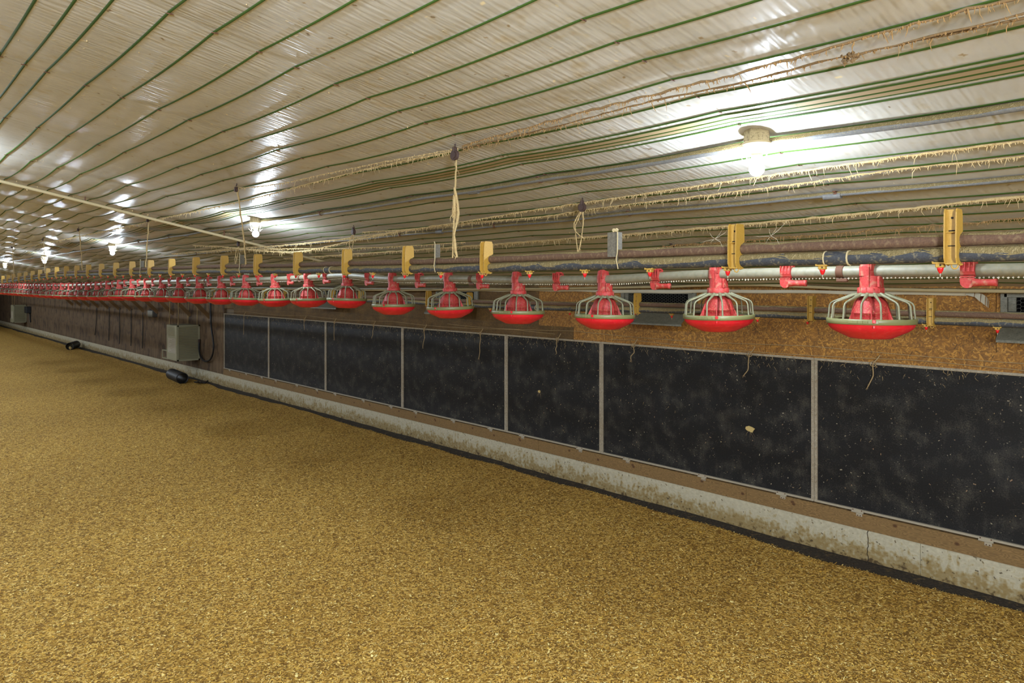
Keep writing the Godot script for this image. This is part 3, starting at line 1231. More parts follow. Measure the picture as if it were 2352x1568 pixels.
func feeder(fine: bool) -> Node3D:
	var t := thing("feeder_pan", "", "feeder", Vector3.ZERO, "red feeder pans hung in a row")
	# drop tube that grips the feed tube: a tapering body leaning over the pipe, on a round collar
	var st := begin()
	var rows := []
	for q in [[-0.095, 0.046, 0.046, 0.0, 0.0], [-0.045, 0.0455, 0.0455, 0.0, 0.0], [-0.022, 0.045, 0.045, 0.0, 0.0], [-0.02, 0.034, 0.043, -0.001, -0.009], [0.022, 0.033, 0.042, -0.002, -0.009], [0.024, 0.029, 0.040, -0.004, -0.010], [0.042, 0.024, 0.034, -0.008, -0.011], [0.054, 0.021, 0.026, -0.013, -0.011], [0.056, 0.0, 0.0, -0.013, -0.011]]:
		var ring := []
		for j in 20:
			var w := TAU * j / 20
			var c := cos(w)
			var s := sin(w)
			var f := 1.0 / pow(pow(absf(c), 3.0) + pow(absf(s), 3.0), 1.0 / 3.0) if q[0] > -0.021 else 1.0
			ring.append(Vector3(q[3] + q[2] * c * f, q[0], q[4] - q[1] * s * f))
		rows.append(ring)
	for i in rows.size() - 1:
		st.set_smooth_group(i + 1 if i in [2, 4, 7] else 0)
		for j in 20:
			quad(st, rows[i][j], rows[i][(j + 1) % 20], rows[i + 1][(j + 1) % 20], rows[i + 1][j])
	box(st, Vector3(-0.01, -0.047, 0.044), Vector3(0.05, 0.05, 0.012), 0.003)
	box(st, Vector3(-0.0455, -0.035, 0.008), Vector3(0.006, 0.115, 0.004), 0.001)
	box(st, Vector3(-0.03, 0.03, 0.0165), Vector3(0.03, 0.05, 0.004), 0.001)
	box(st, Vector3(0.002, 0.05, -0.01), Vector3(0.05, 0.008, 0.034), 0.002, Basis(Vector3.BACK, -0.25))
	var body := put("drop_tube", done(st), M.red_dusty, t)
	st = begin()
	lathe(st, [Vector2(0.046, -0.098), Vector2(0.053, -0.098), Vector2(0.0545, -0.094), Vector2(0.0535, -0.072), Vector2(0.047, -0.07)], 24)
	if fine:
		for j in 12:
			var w := TAU * j / 12
			box(st, Vector3(cos(w) * 0.054, -0.084, -sin(w) * 0.054), Vector3(0.003, 0.024, 0.004), 0.0, Basis(Vector3.UP, w))
	put("collar", done(st), M.red_dusty, body)
	# grille: a flat ring under the collar from which fourteen bars slope out and turn down to the rim
	var sides := 6 if fine else 4
	st = begin()
	lathe(st, [Vector2(0.042, -0.099), Vector2(0.058, -0.097), Vector2(0.068, -0.1), Vector2(0.078, -0.108), Vector2(0.076, -0.112), Vector2(0.066, -0.106), Vector2(0.042, -0.104)], 28)
	var grille := put("grille", done(st), M.olive, t)
	var joined := begin()
	var spoke: Mesh
	for j in 14 if not fine else 1:
		var w := TAU * j / 14
		var e := Vector3(cos(w), 0, -sin(w))
		var target := begin() if fine else joined
		var path := []
		for q in [[0.062, -0.102], [0.086, -0.110], [0.118, -0.122], [0.150, -0.134], [0.1625, -0.142], [0.1685, -0.154], [0.171, -0.185], [0.174, -0.213]]:
			path.append(e * q[0] + Vector3(0, q[1], 0))
		tube(target, path, [0.0095, 0.0078, 0.0056, 0.0045, 0.0043, 0.0043, 0.0041, 0.005], sides)
		if fine:
			spoke = done(target)
	if fine:
		for j in 14:
			var o := put("spoke", spoke, M.olive, grille)
			o.rotation.y = TAU * (j + 0.3) / 14
	else:
		put("spokes", done(joined), M.olive, grille).set_meta("kind", "stuff")
	# inner cone with fins
	st = begin()
	lathe(st, [Vector2(0.04, -0.1), Vector2(0.05, -0.115), Vector2(0.066, -0.135), Vector2(0.076, -0.165), Vector2(0.079, -0.182), Vector2(0.0815, -0.183), Vector2(0.0815, -0.187), Vector2(0.079, -0.188), Vector2(0.084, -0.225), Vector2(0.09, -0.255)], 24)
	var cone := put("feed_cone", done(st), M.red_cone, t)
	if fine:
		st = begin(false)
		prism(st, PackedVector2Array([Vector2(0.045, -0.125), Vector2(0.075, -0.155), Vector2(0.118, -0.25), Vector2(0.07, -0.25)]), -0.0015, 0.0015)
		var fin := done(st)
		for j in 6:
			var o := put("fin", fin, M.red_dusty, cone)
			o.rotation.y = TAU * (j + 0.35) / 6
	# pan and rim
	st = begin()
	lathe(st, [Vector2(0.0, -0.299), Vector2(0.07, -0.299), Vector2(0.086, -0.297), Vector2(0.104, -0.288), Vector2(0.15, -0.266), Vector2(0.166, -0.254), Vector2(0.174, -0.243), Vector2(0.1775, -0.226), Vector2(0.1775, -0.222), Vector2(0.172, -0.224), Vector2(0.168, -0.244), Vector2(0.15, -0.258), Vector2(0.08, -0.288), Vector2(0.0, -0.29)], 40)
	put("pan", done(st), M.red_pan, t)
	st = begin()
	lathe(st, [Vector2(0.172, -0.231), Vector2(0.1795, -0.232), Vector2(0.1825, -0.229), Vector2(0.1835, -0.212), Vector2(0.181, -0.208), Vector2(0.1745, -0.208), Vector2(0.172, -0.212)], 40)
	var rim := put("rim", done(st), M.olive_rim, t)
	# latch on the side that faces the middle of the house
	st = begin(false)
	for k in 6:
		var w := PI - 0.42 + k * 0.11 + 0.33
		box(st, Vector3(cos(w) * 0.1845, -0.2195, -sin(w) * 0.1845), Vector3(0.004, 0.012, 0.02), 0.001, Basis(Vector3.UP, w))
	put("latch_bar", done(st), M.olive_rim, rim)
	st = begin(false)
	var lw := PI + 0.42
	box(st, Vector3(cos(lw) * 0.187, -0.216, -sin(lw) * 0.187), Vector3(0.006, 0.015, 0.014), 0.002, Basis(Vector3.UP, lw))
	box(st, Vector3(cos(lw) * 0.181, -0.239, -sin(lw) * 0.181), Vector3(0.004, 0.012, 0.008), 0.001, Basis(Vector3.UP, lw))
	put("latch", done(st), M.red_bright, t)
	return t


func feed_line() -> void:
	# the tube
	var line := thing("feed_tube_line", "long grey feed tube carrying the red feeder pans, level with the eye", "feed line")
	var pts := []
	var s := -6.0
	while s < 44.0:
		pts.append(feed_at(s))
		s += 0.19
	var st := begin()
	tube(st, pts, 0.027, 14)
	put("tube", done(st), M.feed_tube, line)
	st = begin()
	s = 0.3
	while s < 13.0:
		crumb(st, feed_at(s) + Vector3(-0.008, -0.0295, 0), 0.0055)
		s += 0.0165
	put("bead_wire", done(st), M.bead, line).set_meta("kind", "stuff")
	for z in [1.36, 4.02, 6.75, 9.4, 15.4, 20.9]:
		st = begin()
		tube(st, [feed_at(z - 0.016), feed_at(z + 0.016)], 0.030, 14)
		box(st, feed_at(z) + Vector3(-0.012, -0.038, 0.01), Vector3(0.02, 0.016, 0.05), 0.003)
		put("tube_clamp", done(st), M.rust, line)
	# pans
	var near := feeder(true)
	var far := feeder(false)
	for i in 35:
		var proto := near if i < 16 else far
		var label := "red feeder pan on the grey tube, %s from the right edge of the photo" % ordinal(i + 1)
		if i == 0:
			label = "red feeder pan nearest the camera, largest in the row, at far right"
		if i == 6:
			label = "red feeder pan under the black tube mount where the grey tube bends, seventh from right"
		if i == 9:
			label = "red feeder pan with a grey block on its top, tenth from the right"
		var o := proto if i == 0 or i == 16 else copy(proto, label)
		o.set_meta("label", label)
		o.position = feed_at(1.23 + 0.7645 * i)
		o.rotation.y = 0.16 * sin(i * 2.7)
		o.rotation.z = 0.03 * sin(i * 1.9)
		if i == 6:
			st = begin(false)
			box(st, Vector3(0, 0.012, -0.035), Vector3(0.062, 0.075, 0.02), 0.004)
			box(st, Vector3(0, 0.012, 0.04), Vector3(0.062, 0.07, 0.018), 0.004)
			put("tube_mount", done(st), M.iron, o)
		if i == 9:
			st = begin(false)
			box(st, Vector3(0, 0.085, 0), Vector3(0.05, 0.05, 0.06), 0.004)
			put("top_block", done(st), M.beige, o)
	# saddles between the pans
	var t := thing("outlet_saddle", "", "saddle", Vector3.ZERO, "red outlet saddles between the feeder pans")
	st = begin(false)
	var poly := PackedVector2Array()
	for k in [Vector2(-0.026, 0.045), Vector2(0.026, 0.045), Vector2(0.026, -0.047)]:
		poly.append(k)
	for k in 7:
		var w := -PI * k / 6
		poly.append(Vector2(0.026 * cos(w), -0.047 + 0.026 * sin(w)))
	poly.append(Vector2(-0.026, -0.047))
	prism(st, PackedVector2Array([Vector2(-0.026, -0.03), Vector2(0.026, -0.03), Vector2(0.026, -0.047), Vector2(0.0225, -0.06), Vector2(0.013, -0.0695), Vector2(0.0, -0.073), Vector2(-0.013, -0.0695), Vector2(-0.0225, -0.06), Vector2(-0.026, -0.047)]), -0.006, 0.006, Basis(Vector3.UP, PI / 2), Vector3(-0.03, 0, 0))
	put("tongue", done(st), M.red_dusty, t)
	st = begin(false)
	var cpoly := PackedVector2Array()                     # the C that hugs the tube, seen along it
	for k in 10:
		var w := lerpf(0.42, 4.1, k / 9.0)
		cpoly.append(Vector2(cos(w), sin(w)) * 0.034)
	for k in 10:
		var w := lerpf(4.1, 0.42, k / 9.0)
		cpoly.append(Vector2(cos(w), sin(w)) * 0.027)
	prism(st, cpoly, -0.026, 0.026)
	for z in [-0.024, -0.008, 0.008, 0.024]:
		box(st, Vector3(-0.03, 0.02, z), Vector3(0.016, 0.046, 0.003), 0.0008)
	box(st, Vector3(-0.034, -0.026, 0), Vector3(0.006, 0.005, 0.052), 0.001)
	box(st, Vector3(0.004, 0.04, 0), Vector3(0.03, 0.012, 0.05), 0.002, Basis(Vector3.BACK, -0.5))
	put("saddle_clip", done(st), M.red_dusty, t)
	st = begin()
	var z0 := 0.02
	var prof := []
	for k in 7:
		prof.append([0.0135 if k % 2 else 0.0145, z0 + 0.02 + k * 0.008])
	var nz := [Vector3(-0.03, -0.05, z0)]
	var nr := [0.017]
	for k in prof:
		nz.append(Vector3(-0.03, -0.05, k[1]))
		nr.append(k[0])
	nz.append_array([Vector3(-0.03, -0.05, z0 + 0.076), Vector3(-0.03, -0.05, z0 + 0.082), Vector3(-0.03, -0.05, z0 + 0.083), Vector3(-0.03, -0.05, z0 + 0.05)])
	nr.append_array([0.0155, 0.0155, 0.012, 0.011])
	tube(st, nz, nr, 14, false)
	put("side_tube", done(st), M.red_dusty, t)
	for i in 34:
		var label := "red outlet saddle with a ribbed side tube, %s from the right edge of the photo" % ordinal(i + 1)
		if i == 0:
			label = "red outlet saddle with open ribbed side tube at far right, largest of its row"
		var o := t if i == 0 else copy(t, label)
		o.set_meta("label", label)
		o.position = feed_at(0.847 + 0.7645 * i)


# ------------------------------------------------------------------ drinker lines
var water_h := [[0.0, 0.0], [2.6, 0.0], [4.6, 0.017], [6.6, 0.04], [8.6, 0.052], [12.7, 0.066], [14.7, 0.035], [18.0, -0.015], [40.0, -0.015]]
var water2_h := [[0.0, -0.29], [1.3, -0.283], [2.0, -0.279], [3.3, -0.272], [4.0, -0.282], [5.3, -0.282], [6.6, -0.262], [9.0, -0.26], [40.0, -0.27]]


func water_at(row: int, s: float) -> Vector3:
	return P(WATER, key(water_h, s), s) if row == 0 else P(WATER2, key(water2_h, s), s)


func drinker_lines() -> void:
	# a hanger, origin level with h = 0 of the near line
	var hg := thing("pipe_hanger", "", "hanger", Vector3.ZERO, "yellow hangers on the near drinker line")
	var st := begin(false)
	var fl := PackedVector2Array([Vector2(-0.040, 0.203), Vector2(-0.034, 0.213), Vector2(0.008, 0.213), Vector2(0.014, 0.2), Vector2(0.016, 0.152)])
	for k in 9:                                           # bite for the upper pipe
		var w := lerpf(1.35, -1.35, k / 8.0)
		fl.append(Vector2(0.004 - 0.0185 * cos(w), 0.126 + 0.0185 * sin(w)))
	fl.append(Vector2(0.008, 0.1065))
	for k in 9:                                           # bite for the lower pipe
		var w := lerpf(1.2, -1.25, k / 8.0)
		fl.append(Vector2(0.005 - 0.0225 * cos(w), 0.085 + 0.0215 * sin(w)))
	fl.append_array(PackedVector2Array([Vector2(0.012, 0.06), Vector2(-0.004, 0.055), Vector2(-0.034, 0.06), Vector2(-0.043, 0.075), Vector2(-0.043, 0.14)]))
	for side in [-1, 1]:
		prism(st, fl, side * 0.0145 - 0.0016, side * 0.0145 + 0.0016)
	put("flange", done(st), M.yellow, hg)
	st = begin(false)
	box(st, Vector3(-0.0238, 0.136, 0), Vector3(0.003, 0.152, 0.028), 0.0006)
	box(st, Vector3(-0.022, 0.06, 0), Vector3(0.026, 0.004, 0.03), 0.001)
	box(st, Vector3(-0.03, 0.148, 0), Vector3(0.008, 0.003, 0.028), 0.0006)
	var web := put("web_plate", done(st), M.yellow, hg)
	st = begin(false)
	box(st, Vector3(-0.0256, 0.188, 0.001), Vector3(0.002, 0.006, 0.006), 0.0008)
	box(st, Vector3(-0.0256, 0.152, 0.0), Vector3(0.002, 0.004, 0.016), 0.0008)
	box(st, Vector3(-0.0256, 0.11, 0.0), Vector3(0.002, 0.003, 0.02), 0.0008)
	put("slot_shade", done(st), M.hole_shade, web)  # dark raised boxes painted as the shade in the plate's openings
	st = begin()
	var loop := []
	for k in 9:
		var w := lerpf(0.3, -PI - 0.3, k / 8.0)
		loop.append(Vector3(-0.022, 0.055 + 0.009 * sin(w), 0.006 + 0.008 * cos(w)))
	tube(st, loop, 0.0022, 6)
	tube(st, [Vector3(-0.016, 0.062, 0.014), Vector3(-0.02, 0.056, 0.02), Vector3(-0.022, 0.058, 0.026)], [0.003, 0.0025, 0.0015], 5)
	put("hook", done(st), M.yellow, hg)
	# a nipple drinker
	var np := thing("nipple_drinker", "", "drinker", Vector3.ZERO, "red nipples under the near drinker line")
	st = begin(false)
	box(st, Vector3(0, 0.0635, 0), Vector3(0.026, 0.005, 0.036), 0.001)
	box(st, Vector3(0, 0.0565, 0), Vector3(0.02, 0.012, 0.022), 0.002)
	box(st, Vector3(-0.003, 0.067, 0.017), Vector3(0.016, 0.004, 0.006), 0.001, Basis(Vector3.RIGHT, 0.5))
	box(st, Vector3(-0.003, 0.067, -0.017), Vector3(0.016, 0.004, 0.006), 0.001, Basis(Vector3.RIGHT, -0.5))
	put("saddle", done(st), M.yellow, np)
	st = begin(false)
	box(st, Vector3(-0.0102, 0.057, 0.003), Vector3(0.002, 0.005, 0.004), 0.0005)
	put("slot_shade", done(st), M.hole_shade, np)  # dark raised box painted as the shade in the saddle's opening
	st = begin()
	lathe(st, [Vector2(0.0, 0.033), Vector2(0.0028, 0.0335), Vector2(0.006, 0.039), Vector2(0.0085, 0.046), Vector2(0.009, 0.052), Vector2(0.0, 0.053)], 12)
	put("nipple_cap", done(st), M.red_bright, np)
	st = begin()
	lathe(st, [Vector2(0.0, 0.024), Vector2(0.0016, 0.0245), Vector2(0.0018, 0.034)], 8)
	put("trigger_pin", done(st), M.steel_pin, np)

	var off := [0.0, 0.0]
	for row in 2:
		var t := thing("drinker_line", ["near drinker line: rusty brown pipe above a dusty black water pipe, before the feeders", "far drinker line: brown and black pipes behind the feeder pans, along the wall"][row], "drinker line")
		var last := 34.0
		var upper := []
		var lower := []
		var s := -5.0
		while s < last:
			upper.append(water_at(row, s) + Vector3(0, 0.126, 0))
			lower.append(water_at(row, s) + Vector3(0, 0.085, 0))
			s += 0.06 if s > 0 and s < 6 else 0.2
		st = begin()
		tube(st, upper, 0.0165, 12)
		var up := put("support_pipe", done(st), M.rusty_pipe, t)
		st = begin()
		dust(st, upper, 0.0165, 0.75, 0.35, 0.0)
		put("dust_crust", done(st), M.dust, up).set_meta("kind", "stuff")
		st = begin()
		tube(st, lower, 0.0205, 12)
		var lo := put("water_pipe", done(st), M.black_pipe, t)
		st = begin()
		dust(st, lower, 0.0205, 1.45, 0.4, 0.0)
		put("dust_crust", done(st), M.dust, lo).set_meta("kind", "stuff")
		for z in ([0.94, 4.2, 8.05, 11.9] if row == 0 else [4.45, 8.4]):
			st = begin()
			tube(st, [water_at(row, z - 0.035) + Vector3(0, 0.085, 0), water_at(row, z + 0.035) + Vector3(0, 0.085, 0)], 0.0228, 12)
			put("coupling", done(st), M.black_pipe, t)
			for e in [-0.036, 0.036]:
				st = begin()
				tube(st, [water_at(row, z + e) + Vector3(0, 0.085, 0), water_at(row, z + e - 0.004) + Vector3(0, 0.085, 0)], 0.0246, 12)
				put("ring_clip", done(st), M.pale_pipe, t)
	# copies along both lines
	var count := 0
	for k in 27:
		if k == 2:
			continue
		count += 1
		var label := "yellow hanger on the near drinker line, %s from the right edge of the photo" % ordinal(count)
		if count == 1:
			label = "tall yellow hanger on the near drinker line at far right, largest of its row"
		var o := hg if count == 1 else copy(hg, label)
		o.set_meta("label", label)
		o.position = water_at(0, 0.614 + 0.667 * k)
		o.rotation.y = 0.05 * sin(k * 3.1)
	for k in 54:
		var label := "red nipple under the near drinker line, %s from the right edge of the photo" % ordinal(k + 1)
		var o := np if k == 0 else copy(np, label)
		o.set_meta("label", label)
		o.position = water_at(0, 0.65 + 0.3355 * k)
	for k in 18:
		if k == 4:
			continue
		var o := copy(hg, "yellow hanger on the far drinker line behind the feeders, %s from the right" % ordinal(k + 1 - int(k > 4)))
		o.set_meta("group", "yellow hangers on the far drinker line")
		o.position = water_at(1, 1.297 + 0.6705 * k)
	for k in 20:
		var o := copy(np, "red nipple under the far drinker line behind the feeders, %s from the right" % ordinal(k + 1))
		o.set_meta("group", "red nipples under the far drinker line")
		o.position = water_at(1, 0.99 + 0.3365 * k)
	# sheet metal hangers with a wire hook
	var n := 0
	for z in [1.808, 3.03, 5.62, 8.3]:
		n += 1
		var t := thing("sheet_hanger", ["upright grey sheet bracket with a wire hook standing over the near drinker line", "thin grey bracket on the near drinker line under the nearest hanging rope", "small grey bracket on the near drinker line below the second hanging rope", "tiny grey bracket on the near drinker line under the third hanging rope"][n - 1], "bracket", water_at(0, z), "grey brackets on the near drinker line")
		st = begin(false)
		box(st, Vector3(0.0, 0.17, 0.0), Vector3(0.036, 0.09, 0.002), 0.0)
		box(st, Vector3(-0.019, 0.155, 0.004), Vector3(0.002, 0.12, 0.01), 0.0)
		if n == 1:
			box(st, Vector3(-0.019, 0.165, -0.022), Vector3(0.002, 0.1, 0.044), 0.0)
		put("sheet", done(st), M.dusty_sheet, t)
		st = begin()
		tube(st, [Vector3(-0.021, 0.218, 0.008), Vector3(-0.0225, 0.2, 0.01), Vector3(-0.0225, 0.13, 0.009), Vector3(-0.024, 0.112, 0.005), Vector3(-0.026, 0.1, 0.006), Vector3(-0.026, 0.08, 0.012), Vector3(-0.022, 0.066, 0.012)], 0.0024, 6)
		tube(st, [Vector3(-0.014, 0.216, -0.002), Vector3(-0.0205, 0.228, 0.002), Vector3(-0.021, 0.218, 0.008)], 0.003, 6)
		put("wire_hook", done(st), M.pale_pipe, t)
		if n == 1:
			st = begin()
			for e in [0.006, -0.008]:
				tube(st, [Vector3(-0.021, 0.222, e), Vector3(-0.026, 0.222, e)], 0.0075, 10)
			put("eyelet", done(st), M.pale_pipe, t)


# ------------------------------------------------------------------ pipes under the ceiling
func conduits() -> void:
	var st: SurfaceTool
	for row in 2:
		var x: float = [2.955, 3.735][row]
		var r: float = [0.0165, 0.0135][row]
		var t := thing("conduit", ["thick grey conduit with a tan dust crust feeding the ceiling lamps", "thinner grey conduit lower on the ceiling, between the dusty ropes"][row], "conduit")
		var pts := []
		var s := -4.0
		while s < (48.0 if row == 0 else 16.0):
			pts.append(Vector3(x + 0.008 * sin(s * 1.3 + row), EYE + 1.221 - 0.1935 * x - r - 0.012 - 0.003 * (1 - cos((s - CREASE) / BAY * TAU)), -s))
			s += 0.08 if s < 7.0 else 0.3
		if row == 0:
			for i in pts.size():                          # it swings aside to enter each lamp's box
				var q := fposmod(-pts[i].z - 1.531 + 2.62, 5.24) - 2.62
				pts[i].x -= 0.05 * exp(-q * q / 0.5)
		st = begin()
		tube(st, pts, r, 12)
		var pipe := put("pipe", done(st), M.conduit, t)
		st = begin()
		dust(st, pts, r, 1.2, 0.22, -0.55)
		put("dust_crust", done(st), M.dust, pipe).set_meta("kind", "stuff")
		for z in ([3.55, 9.0] if row == 0 else [1.57, 4.95]):
			st = begin()
			var c := Vector3(x, EYE + 1.221 - 0.1935 * x - r - 0.02, -z)
			tube(st, [c + Vector3(0, 0, -0.045), c + Vector3(0, 0, 0.045)], r + 0.004, 12)
			put("coupling", done(st), M.conduit, t)
		for k in range(0, 8):
			var z := CREASE + k * BAY + (0.05 if row == 0 else 0.0)
			if k == 0 and row == 0:
				continue
			st = begin()
			var c := Vector3(x, EYE + 1.221 - 0.1935 * x - r - 0.012, -z)
			tube(st, [c + Vector3(0, 0, -0.008), c + Vector3(0, 0, 0.008)], r + 0.0035, 10)
			box(st, c + Vector3(-0.012, 0.012, 0), Vector3(0.04, 0.006, 0.016), 0.001)
			put("pipe_clip", done(st), M.rust, t)
	# rod that crosses under the ceiling
	var rod := thing("cross_rod", "long pale rod crossing under the ceiling from the left, before the second lamp", "rod")
	st = begin()
	var pts := []
	for q in [[-1.2, 0.0], [0.2, 0.0], [1.0, 0.005], [1.7, 0.002], [2.5, -0.004], [3.3, -0.006], [3.7, -0.01], [4.5, -0.02], [5.4, -0.02]]:
		var x: float = q[0]
		pts.append(P(x, 1.15 - 0.1935 * maxf(x, RIDGE) - 0.1935 * maxf(RIDGE - x, 0.0) + q[1], 8.0 + 0.03 * x))
	pts = smooth_path(pts, 0.2)
	tube(st, pts, 0.0155, 10)
	var bar := put("bar", done(st), M.pale_pipe, rod)
	st = begin()
	for i in 70:
		crumb(st, pts[rng.randi() % pts.size()] + Vector3(rng.randf_range(-0.2, 0.2), 0.012, rng.randf_range(-0.01, 0.01)), rng.randf_range(0.004, 0.009))
	put("dust_clumps", done(st), M.fluff, bar).set_meta("kind", "stuff")
	for x in [1.68, 3.05]:
		st = begin()
		tube(st, [P(x, 1.15 - 0.1935 * x, 8.05), P(x, 1.215 - 0.1935 * x, 8.05)], 0.006, 6)
		put("hanger_wire", done(st), M.rust, rod)
	# sagging pipe along the top of the wall
	var t := thing("eave_pipe", "tan pipe sagging along the top of the side wall, under the film edge", "pipe")
	pts = []
	for q in [[-4.0, -0.05], [0.0, -0.045], [1.25, -0.043], [2.3, -0.03], [3.0, -0.005], [3.5, 0.008], [4.5, -0.016], [6.1, -0.04], [7.9, -0.056], [9.5, -0.075], [16.0, -0.08]]:
		pts.append(P(6.2, q[1], q[0]))
	pts = smooth_path(pts, 0.12)
	st = begin()
	tube(st, pts, 0.0155, 10)
	var pipe := put("pipe", done(st), M.pale_pipe, t)
	st = begin()
	dust(st, pts, 0.0155, 0.9, 0.3)
	put("dust_crust", done(st), M.dust, pipe).set_meta("kind", "stuff")


# ------------------------------------------------------------------ ropes
func rope(called: String, label: String, group: String, pts: Array, r: float, fuzz: float, brown := false, wob := 0.004, parent: Node3D = null) -> Node3D:
	var t := parent if parent else thing(called, label, "rope", Vector3.ZERO, group)
	var path := smooth_path(pts, 0.05)
	for i in path.size():
		path[i] += Vector3(rng.randf_range(-1, 1), rng.randf_range(-1, 1), rng.randf_range(-0.3, 0.3)) * wob * 0.5
	var st := begin()
	var rad := []
	for i in path.size():
		rad.append(r * rng.randf_range(0.45, 1.1))
	tube(st, path, rad, 6)
	var strand := put("strand", done(st), M.brown_rope if brown else M.rope, t)
	if fuzz > 0:
		st = begin()
		for i in path.size() - 1:
			var n: float = fuzz * 2.2 * path[i].distance_to(path[i + 1])
			var many := int(n) + int(rng.randf() < n - int(n))
			for k in many:
				var p: Vector3 = path[i].lerp(path[i + 1], rng.randf()) + Vector3(rng.randf_range(-1, 1), -0.5, 0) * r * 0.6
				if rng.randf() < 0.72:
					crumb(st, p, rng.randf_range(0.002, 0.0065))
				else:
					var l := rng.randf_range(0.008, 0.02) if rng.randf() < 0.85 else rng.randf_range(0.02, 0.05)
					fibre(st, p, p + Vector3(rng.randf_range(-0.4, 0.4), -1, rng.randf_range(-0.5, 0.5)) * l, rng.randf_range(0.001, 0.0026))
		var o := put("dust_tufts", done(st), M.brown_fluff if brown else M.fluff, strand)
		o.set_meta("kind", "stuff")
	return t


func under(d: float, s: float, drop: float) -> Vector3:
	return Vector3(d, EYE + 1.221 - 0.1935 * d - drop, -s)


func pulley(parent: Node3D, at: Vector3, r := 0.028) -> void:
	var st := begin()
	tube(st, [at + Vector3(-0.009, 0, 0), at + Vector3(0.009, 0, 0)], r, 14)
	tube(st, [at + Vector3(-0.014, 0, 0), at + Vector3(-0.011, 0, 0)], r * 0.7, 12)
	box(st, at + Vector3(0, r * 1.05, 0), Vector3(0.026, r, 0.014), 0.003)
	tube(st, [at + Vector3(0, 0.03, 0), at + Vector3(0.005, 0.045, 0), at + Vector3(0, 0.06, 0.004)], 0.004, 6)
	put("pulley", done(st), M.iron, parent)


